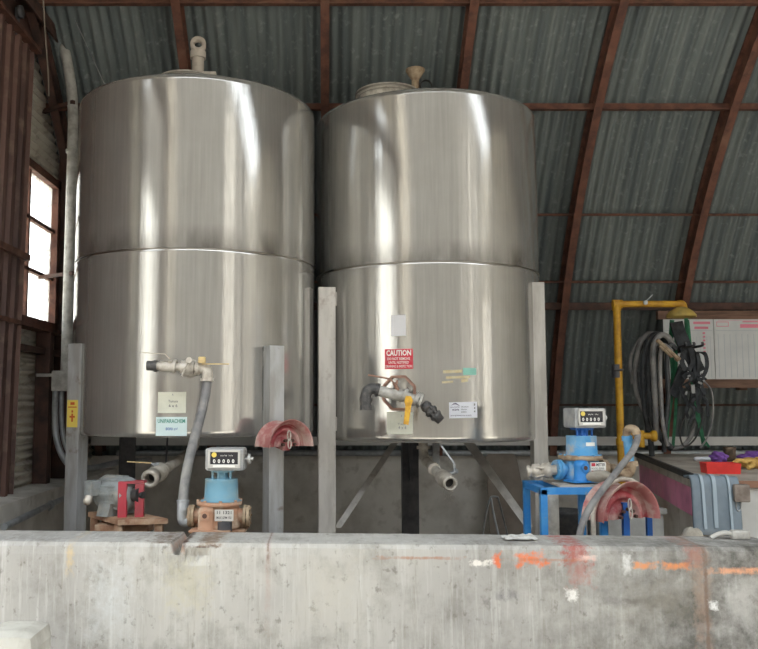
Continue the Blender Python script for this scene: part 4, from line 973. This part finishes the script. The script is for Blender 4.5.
# ------------------------------------------------------------------ wall board
yb_ = 8.42
bd = thing('wall_chart', (P(720, 350, yb_).x, yb_, 1.8), 'pair of pale printed sheets with pink headings framed in brown timber', 'wall chart')
xa, xm, xc_ = P(664, 350, yb_).x, P(714, 350, yb_).x, P(802, 350, yb_).x; za, zb = Z(380, yb_), Z(318, yb_)
b = MB()
for z_ in (Z(383.5, yb_), Z(315, yb_)): b.box(((xa + xc_) / 2, yb_ + .02, z_), (xc_ - xa + .1, .06, .085))
for x_ in (xa + .1, xm + .3, xc_ - .1): b.box((x_, yb_ + .09, (za + zb) / 2 - .05), (.08, .08, zb - za + .1))
b.build('frame', 'wood', bd)
for (x0_, x1_, pr) in ((xa, xm, 0), (xm + .006, xc_, 1)):
    b = MB(); b.box(((x0_ + x1_) / 2, yb_, (za + zb) / 2), (x1_ - x0_, .008, zb - za)); s_ = b.build('sheet', 'board', bd)
    mp = flat_map((x0_, yb_ - .0055, za), (x1_ - x0_, 0, 0), (0, 0, zb - za))
    b = MB()
    if pr == 0:
        patch(b, mp, .60, .90, .94, .94); patch(b, mp, .62, .82, .9, .86)
        for k in range(7): patch(b, mp, .78, .74 - k * .06, .83, .77 - k * .06)
    else:
        patch(b, mp, .33, .93, .7, .95); patch(b, mp, .3, .84, .62, .9); patch(b, mp, .05, .96, .9, .965)
        for (u0, v0, u1, v1) in ((.03, .86, .17, .87), (.03, .93, .17, .94), (.03, .86, .036, .94), (.164, .86, .17, .94)): patch(b, mp, u0, v0, u1, v1)
    b.build('pink_heading', 'pink_print', s_)
    b = MB()
    for k in range(14): patch(b, mp, .04 + k * .068, .04, .048 + k * .068, .74 if pr else .7)
    patch(b, mp, .02, .79, .98, .8); b.build('ruled_column', 'board_line', s_)

# ------------------------------------------------------------------ hoses, straps and harness hanging by the chart
yh = 8.1
rk = thing('hose_rack', (P(680, 340, yh).x, yh, 2.2), 'dark steel peg rack behind the hanging hoses', 'rack')
b = MB(); zr = Z(349, yh); b.box((P(676, 349, yh).x, yh + .12, zr), (.36, .04, .07)); b.box((P(682, 349, yh).x, yh + .2, zr), (.06, .2, .06)); b.build('rail', 'dark_paint', rk)
for px in (664, 672, 680):
    b = MB(); q = P(px, 347, yh); b.tube([(q.x, yh + .11, zr), (q.x, yh - .44, zr), (q.x, yh - .48, zr + .03)], .012, 8); b.build('peg', 'dark_paint', rk)
HS = [([(668, 348), (652, 333), (641, 342), (635, 368), (636, 390), (641, 405), (652, 425), (664, 443), (678, 448), (690, 438), (696, 420)], .020, 8.04, 'hose_grey', 'grey hose forming the widest loop on the rack'),
      ([(670, 346), (657, 334), (647, 345), (643, 372), (645, 410), (650, 436), (652, 456)], .026, 7.97, 'hose_black', 'black hose arching over and hanging straight down beside the shower pipe'),
      ([(672, 345), (661, 335), (652, 345), (649, 380), (652, 415), (660, 436), (672, 449)], .030, 7.89, 'hose_black', 'thick black hose arched from the rack down to the bench'),
      ([(674, 347), (668, 337), (661, 335), (655, 342), (653, 356), (655, 400), (657, 440)], .026, 7.80, 'hose_grey', 'pale grey hose over the top of the hose bundle'),
      ([(664, 350), (645, 337), (633, 350), (630, 366), (633, 384)], .017, 8.10, 'hose_grey', 'short thin hose end on the outside of the bundle'),
      ([(676, 349), (670, 345), (667, 360), (668, 400), (665, 430), (664, 452)], .022, 7.73, 'hose_black', 'straight dark hose hanging in the middle of the bundle'),
      ([(668, 349), (650, 340), (639, 352), (638, 375), (642, 400), (650, 420), (658, 432)], .018, 8.15, 'hose_black', 'thin dark hose nested inside the widest grey loop'),
      ([(672, 351), (663, 345), (660, 362), (661, 395), (663, 425), (668, 446)], .018, 7.67, 'hose_grey', 'thin scuffed hose hanging nearest the viewer in the bundle')]
for pts, r, y_, mt, lb in HS:
    b = MB(); b.tube([P(a, c, y_ - .005 * math.sin(i)) for i, (a, c) in enumerate(pts)], r, 10); tag(b.build('hanging_hose', mt), lb, 'hose', 'hoses hanging on the rack')
b = MB(); q0 = P(657, 340, 7.60); q1 = P(676, 357, 7.60); b.cyl(q0, q1, .018); b.cyl(q1, P(679, 360, 7.60), .024); b.cyl(P(660, 346, 7.60), P(672, 357, 7.60), .012); tag(b.build('spray_lance', 'flange'), 'short tan metal lance among the hose bundle', 'lance')
GS = [([(672, 320), (671, 345), (673, 380), (668, 420), (666, 447)], .042, 8.0, 'wide green strap hanging by the hose bundle'), ([(675, 322), (676, 350), (676, 400), (673, 447)], .028, 7.97, 'narrow green strap hanging beside the wide green strap'),
      ([(686, 318), (688, 345), (691, 375), (697, 410), (704, 446)], .036, 8.0, 'green strap slanting down behind the black harness'), ([(688, 320), (691, 350), (694, 395), (700, 430), (709, 447)], .022, 7.96, 'thin green strap slanting furthest from the hoses')]
for pts, w_, y_, lb in GS:
    b = MB(); b.ribbon([P(a, c, y_) for a, c in pts], w_, .005); tag(b.build('green_strap', 'green_strap'), lb, 'strap', 'green straps under the shower')
# grey sleeve and black safety harness
b = MB(); b.ribbon([P(676, 322, 7.9), P(680, 335, 7.88), P(686, 348, 7.86), P(693, 360, 7.86), P(699, 372, 7.88)], .12, .02); tag(b.build('grey_sleeve', 'strap'), 'grey fabric sleeve draped below the shower head', 'sleeve')
b = MB(); b.ribbon([P(684, 366, 7.9), P(680, 378, 7.9), P(676, 388, 7.92), P(672, 396, 7.92)], .09, .02); tag(b.build('grey_rag', 'strap'), 'grey rag hanging among the green straps', 'rag')
hn = thing('safety_harness', (P(692, 370, 7.85).x, 7.85, 2.0), 'tangled black safety harness with metal buckles hanging before the chart', 'harness')
rnd = random.Random(3)
def loop(pts, w_, y_, nm='webbing', mt='strap'):
    b = MB(); b.ribbon([P(a, c, y_ + rnd.uniform(-.03, .03)) for a, c in pts], w_, .006); b.build(nm, mt, hn)
loop([(690, 347), (684, 352), (682, 362), (687, 370), (693, 362), (690, 347)], .045, 7.82)
loop([(697, 352), (705, 354), (707, 366), (703, 376), (698, 374), (699, 362), (697, 352)], .035, 7.8)
loop([(691, 346), (694, 360), (697, 378), (693, 395), (690, 408)], .05, 7.84)
loop([(683, 378), (690, 374), (699, 380), (706, 378)], .05, 7.82)
loop([(686, 384), (692, 390), (701, 388), (705, 394)], .04, 7.8)
loop([(680, 386), (684, 396), (688, 404), (686, 412)], .035, 7.85)
loop([(700, 378), (702, 392), (698, 402), (701, 412)], .035, 7.86)
for (px, py, sx_, sz_) in ((693, 389, .035, .08), (700, 383, .04, .02), (686, 393, .02, .035), (704, 381, .02, .02), (689, 376, .03, .016)):
    b = MB(); b.box(P(px, py, 7.77), (sx_, .012, sz_), Matrix.Rotation(rnd.uniform(-.5, .5), 3, 'Y'), .004); b.build('buckle', 'buckle', hn)
for k in range(10):
    a, c = rnd.uniform(682, 705), rnd.uniform(372, 408); b = MB(); b.ribbon([P(a, c, 7.8), P(a + rnd.uniform(-5, 5), c + 6, 7.78), P(a + rnd.uniform(-7, 7), c + rnd.uniform(8, 20), 7.82)], .025, .005); b.build('webbing', 'strap', hn)
for pts, y_, lb in (([(700, 378), (711, 390), (713, 412), (708, 436), (700, 448)], 7.9, 'thin clear tube hanging in a long loop beside the harness'), ([(694, 400), (686, 412), (680, 432), (684, 446), (694, 440), (701, 425), (703, 408)], 7.88, 'thin black cord looped below the harness'),):
    b = MB(); b.tube([P(a, c, y_) for a, c in pts], .008, 8); tag(b.build('thin_cord', 'hose_grey' if 'clear' in lb else 'black'), lb, 'cord')

# ------------------------------------------------------------------ bench with pink panel
A_ = Vector((2.51, 5.70, 0)); u_ = Vector((.2, .98, 0)); v_ = Vector((.98, -.2, 0)); Lb = 2.85; Wb = 1.3; zb_ = 1.075
bn = thing('workbench', A_, 'dusty workbench with a pink end panel and pale front', 'workbench')
def bq(a, c, z): return A_ + u_ * a + v_ * c + Vector((0, 0, z))
b = MB(); b.prism([bq(0, 0, zb_ - .035), bq(Lb, 0, zb_ - .035), bq(Lb, Wb, zb_ - .035), bq(0, Wb, zb_ - .035)], (0, 0, .035)); b.build('worktop', 'bench_top', bn)
b = MB(); b.prism([bq(-.012, -.012, zb_ - .045), bq(-.012, Wb, zb_ - .045), bq(-.012, Wb, zb_ - .0), bq(-.012, -.012, zb_)], u_ * .012); b.build('front_edge', 'edge_brown', bn)
b = MB(); b.prism([bq(-.012, -.014, zb_ - .03), bq(Lb, -.014, zb_ - .03), bq(Lb, -.014, zb_ + .012), bq(-.012, -.014, zb_ + .012)], v_ * .03); b.build('black_edge_strip', 'black', bn)
b = MB(); b.prism([bq(.03, .02, zb_ - .30), bq(Lb - .02, .02, zb_ - .30), bq(Lb - .02, .02, zb_ - .085), bq(.03, .02, zb_ - .085)], v_ * .02); b.build('end_panel', 'pink', bn, label='pink end panel')
b = MB(); b.prism([bq(0, .0, zb_ - .09), bq(Lb, .0, zb_ - .09), bq(Lb, .0, zb_ - .036), bq(0, .0, zb_ - .036)], v_ * .04); b.build('side_rail', 'bench_top', bn)
b = MB(); b.prism([bq(.006, .028, zb_ - .305), bq(.03, .028, zb_ - .305), bq(.03, .028, zb_ - .04), bq(.006, .028, zb_ - .04)], v_ * .03); b.build('corner_strip', 'edge_brown', bn)
b = MB(); b.prism([bq(.02, .10, 0), bq(.02, Wb - .02, 0), bq(.02, Wb - .02, zb_ - .05), bq(.02, .10, zb_ - .05)], u_ * .02); b.build('front_panel', 'panel_white', bn, label='smooth pale front panel')
for (a, c) in ((.07, .06), (Lb - .1, .08), (Lb - .1, Wb - .08), (.07, Wb - .08)):
    b = MB(); b.box(bq(a, c, (zb_ - .05) / 2), (.07, .07, zb_ - .05), rotz(math.atan2(v_.y, v_.x))); b.build('leg', 'concrete', bn)
b = MB(); b.prism([bq(.1, .08, .3), bq(Lb - .1, .08, .3), bq(Lb - .1, .08, zb_ - .305), bq(.1, .08, zb_ - .305)], v_ * .01); b.build('kick_panel', 'concrete', bn)
# grey ribbed mat over the corner
b = MB(); ribs = MB(); nu = 24; hor = 14; y0 = 5.52
xa, xb = P(690, 500, y0).x, P(738, 500, y0).x; W_ = xb - xa
def mat_pt(u, t, lift=0.0):
    # t 0..1 down the front, negative runs back over the bench top
    x = xa + W_ * u + .006 * max(0, t)
    wob = .012 * math.sin(u * 9) * max(0, t)
    if t >= 0:
        k = min(1, t / .12); z = (zb_ + .05 - .012 * u) - .37 * t - .0 * k; yy = y0 - .0 - .03 * math.sin(min(1, t * 6) * pi / 2) - wob - lift
        return Vector((x, yy + .04 * u * 0, z))
    return Vector((x, y0 + (-t) * .30, zb_ + .05 - .03 * (-t) + lift - .012 * u))
ts = [-.3, -.2, -.1, 0, .04, .1, .2, .35, .5, .65, .8, .92, 1.0]
vs = [mat_pt(i / nu, t) for t in ts for i in range(nu + 1)] + [mat_pt(i / nu, t, -.012) + Vector((0, .0, -.006)) for t in ts for i in range(nu + 1)]
n1 = len(ts) * (nu + 1); fs = []
for j in range(len(ts) - 1):
    for i in range(nu):
        q = j * (nu + 1) + i; fs.append([q, q + 1, q + nu + 2, q + nu + 1]); fs.append([n1 + q + nu + 1, n1 + q + nu + 2, n1 + q + 1, n1 + q])
for i in range(nu):
    for j in (0, len(ts) - 1): q = j * (nu + 1) + i; fs.append([q, q + 1, n1 + q + 1, n1 + q])
for j in range(len(ts) - 1):
    for i in (0, nu): q = j * (nu + 1) + i; fs.append([q, q + nu + 1, n1 + q + nu + 1, n1 + q])
b.add(vs, fs, True); dm = b.build('rubber_mat', 'drape'); tag(dm, 'blue-grey ribbed mat hanging over the bench corner', 'mat')
for (ua, ub, tmax) in ((.18, .24, .9), (.42, .5, .88), (.74, .79, .93)):
    b = MB(); b.ribbon([mat_pt((ua + ub) / 2 + .012 * max(0, t), t, .006) for t in (-.2, 0, .1, .3, .6, tmax)], W_ * (ub - ua), .01); b.build('raised_rib', 'drape_light', dm)
# things on the bench
def bench_y(px, py): 
    best = min((abs(Z(py, y / 100.) - zb_), y / 100.) for y in range(500, 950)); return best[1]
y_ = bench_y(722, 474)
b = MB(); q = P(725, 474, y_); wd = 33 * y_ / F
b.add([], []); 
def tray(b, c, w, d, h, R):
    o = [(-w / 2, -d / 2), (w / 2, -d / 2), (w / 2, d / 2), (-w / 2, d / 2)]
    W = lambda x, y, z: Vector(c) + R @ Vector((x, y, z))
    vs = [W(x * .94, y * .94, 0) for x, y in o] + [W(x, y, h) for x, y in o] + [W(x * .93, y * .93, h) for x, y in o] + [W(x * .88, y * .88, .01) for x, y in o]
    fs = [[3, 2, 1, 0], [12, 13, 14, 15]]
    for i in range(4):
        j = (i + 1) % 4; fs += [[i, j, 4 + j, 4 + i], [4 + i, 4 + j, 8 + j, 8 + i], [8 + i, 8 + j, 12 + j, 12 + i]]
    b.add(vs, fs)
tray(b, (q.x, y_ + .07, zb_), wd, .16, .075, rotz(-.12)); tag(b.build('red_tray', 'tray_red'), 'small red plastic tray near the bench front', 'tray')
b = MB(); q = P(730, 461, y_ + .45); yc = bench_y(730, 461) ; q = P(730, 461, yc); b.lathe([(1e-4, 0), (.042, 0), (.052, .10), (.055, .12), (.048, .12), (.04, .02), (1e-4, .02)], (q.x, yc, zb_), seg=20); tag(b.build('brown_cup', 'cup'), 'brown mottled cup standing behind the red tray', 'cup')
yg = bench_y(748, 469); gl = thing('work_glove', (P(747, 468, yg).x, yg, zb_), 'yellow work glove lying beside the red tray', 'glove')
b = MB(); q = P(748, 466, yg); b.blob((q.x + .02, yg + .02, zb_ + .045), (.10, .06, .042), 3, .2, 2.2, rotz(.3), 1)
for k in range(4): b.tube([(q.x - .04, yg - .05 + .035 * k, zb_ + .05), (q.x - .10, yg - .06 + .035 * k, zb_ + .07 - .012 * k), (q.x - .15 + .012 * k, yg - .06 + .03 * k, zb_ + .035)], .0165, 8)
b.tube([(q.x - .0, yg - .05, zb_ + .05), (q.x - .01, yg - .10, zb_ + .035), (q.x - .06, yg - .12, zb_ + .02)], .017, 8); b.cyl((q.x + .08, yg + .02, zb_ + .045), (q.x + .18, yg + .04, zb_ + .05), .045, .052, 14); b.build('glove_body', 'glove', gl)
for (px, py, sx_, lb, sd) in ((756, 460, .13, 'large crumpled purple cloth at the end of the bench', 2), (719, 461, .06, 'small purple rag beside the brown cup', 5)):
    yy = bench_y(px, py + 1.5); q = P(px, py, yy); b = MB(); b.blob((q.x, yy, zb_ + .035), (sx_, .09, .05), 4, .5, 2.5, None, sd); tag(b.build('purple_cloth', 'purple'), lb, 'cloth', 'purple cloths')
yy = bench_y(706, 461); b = MB(); q = P(706, 461, yy); b.cyl((q.x - .085, yy, zb_ + .018), (q.x + .07, yy + .02, zb_ + .018), .018, seg=12); b.cyl((q.x - .10, yy - .002, zb_ + .018), (q.x - .085, yy, zb_ + .018), .014, seg=12); tag(b.build('white_bottle', 'tag_white'), 'white tube lying on the bench behind the red tray', 'tube')
# outlet box with wire loop, hung on the bench front
yy = 5.48; q = P(741, 493, yy); ob = thing('outlet_box', q, 'dusty brown outlet box fixed to the bench front beside the mat', 'box')
b = MB(); b.box((q.x, yy, q.z), (.095, .07, .11), rotz(-.2), .01); b.box((q.x - .01, yy + .05, q.z + .02), (.06, .12, .05), rotz(-.2)); b.build('box_body', 'outlet', ob)
b = MB(); b.tube([P(736, 502, yy), P(736.5, 508, yy), P(738.5, 511, yy), P(741, 508, yy), P(741, 502, yy)], .004, 6); b.build('wire_loop', 'galv', ob)
# spray nozzle on the wall top
yy = 4.33; nz = thing('wash_nozzle', (P(735, 540, yy).x, yy, .907), 'pale grey nozzle with a curved neck lying on the wall end', 'nozzle')
b = MB(); q = P(739.5, 531.5, yy); b.box((q.x, yy, .907 + .024), (.09, .05, .046), None, .012); b.build('grip', 'pvc', nz)
b = MB(); b.tube([(q.x - .04, yy, .935), (q.x - .075, yy + .0, .94), (q.x - .11, yy, .932), (q.x - .145, yy, .915)], .012, 10); b.build('neck', 'pvc', nz)
# dusty sack behind the wall
b = MB(); q = P(694, 527, 4.9); b.blob((q.x, 4.95, .44), (.13, .13, .44), 4, .14, 3, None, 4); tag(b.build('dusty_sack', 'sack'), 'dusty pale sack standing below the ribbed mat', 'sack')

# ------------------------------------------------------------------ daylight
w = bpy.data.worlds.new('daylight'); SC.world = w; w.use_nodes = True
nt = w.node_tree; nt.nodes.clear()
bg = nt.nodes.new('ShaderNodeBackground'); o_ = nt.nodes.new('ShaderNodeOutputWorld'); nt.links.new(bg.outputs[0], o_.inputs[0])
bg.inputs[0].default_value = (.90, .96, 1.0, 1); bg.inputs[1].default_value = 3.2
sl = bpy.data.lights.new('sun', 'SUN'); sl.energy = 11; sl.angle = .01; sl.color = (1, .985, .96)
so = bpy.data.objects.new('sun', sl); COL.objects.link(so); so.rotation_euler = Vector((.45, .62, .95)).to_track_quat('Z', 'Y').to_euler()
def portal(name, loc, rot, sx_, sy_):
    l = bpy.data.lights.new(name, 'AREA'); l.shape = 'RECTANGLE'; l.size = sx_; l.size_y = sy_; l.cycles.is_portal = True
    o = bpy.data.objects.new(name, l); COL.objects.link(o); o.location = loc; o.rotation_euler = rot
portal('door_portal', (XL - .1, (DOOR[0] + DOOR[1]) / 2, 2.25), (0, -pi / 2, 0), 4.5, DOOR[1] - DOOR[0])
portal('window_portal', (XL - .1, 7.05, 2.9), (0, -pi / 2, 0), 1.3, 1.8)
portal('end_opening_portal', (XR + .1, .75, 1.7), (0, pi / 2, 0), 3.4, 2.3)
portal('open_side_portal', (3.3, ye - .1, ze / 2), (pi / 2, 0, pi), XR - XL, ze)

SC.view_settings.view_transform = 'Standard'; SC.view_settings.look = 'None'; SC.view_settings.gamma = 1; SC.view_settings.use_curve_mapping = False
SC.view_settings.exposure = 0.5
SC.cycles.use_denoising = True
SC.cycles.max_bounces = 12; SC.cycles.diffuse_bounces = 6; SC.cycles.glossy_bounces = 6; SC.cycles.transparent_max_bounces = 12
SC.cycles.sample_clamp_indirect = 6.0
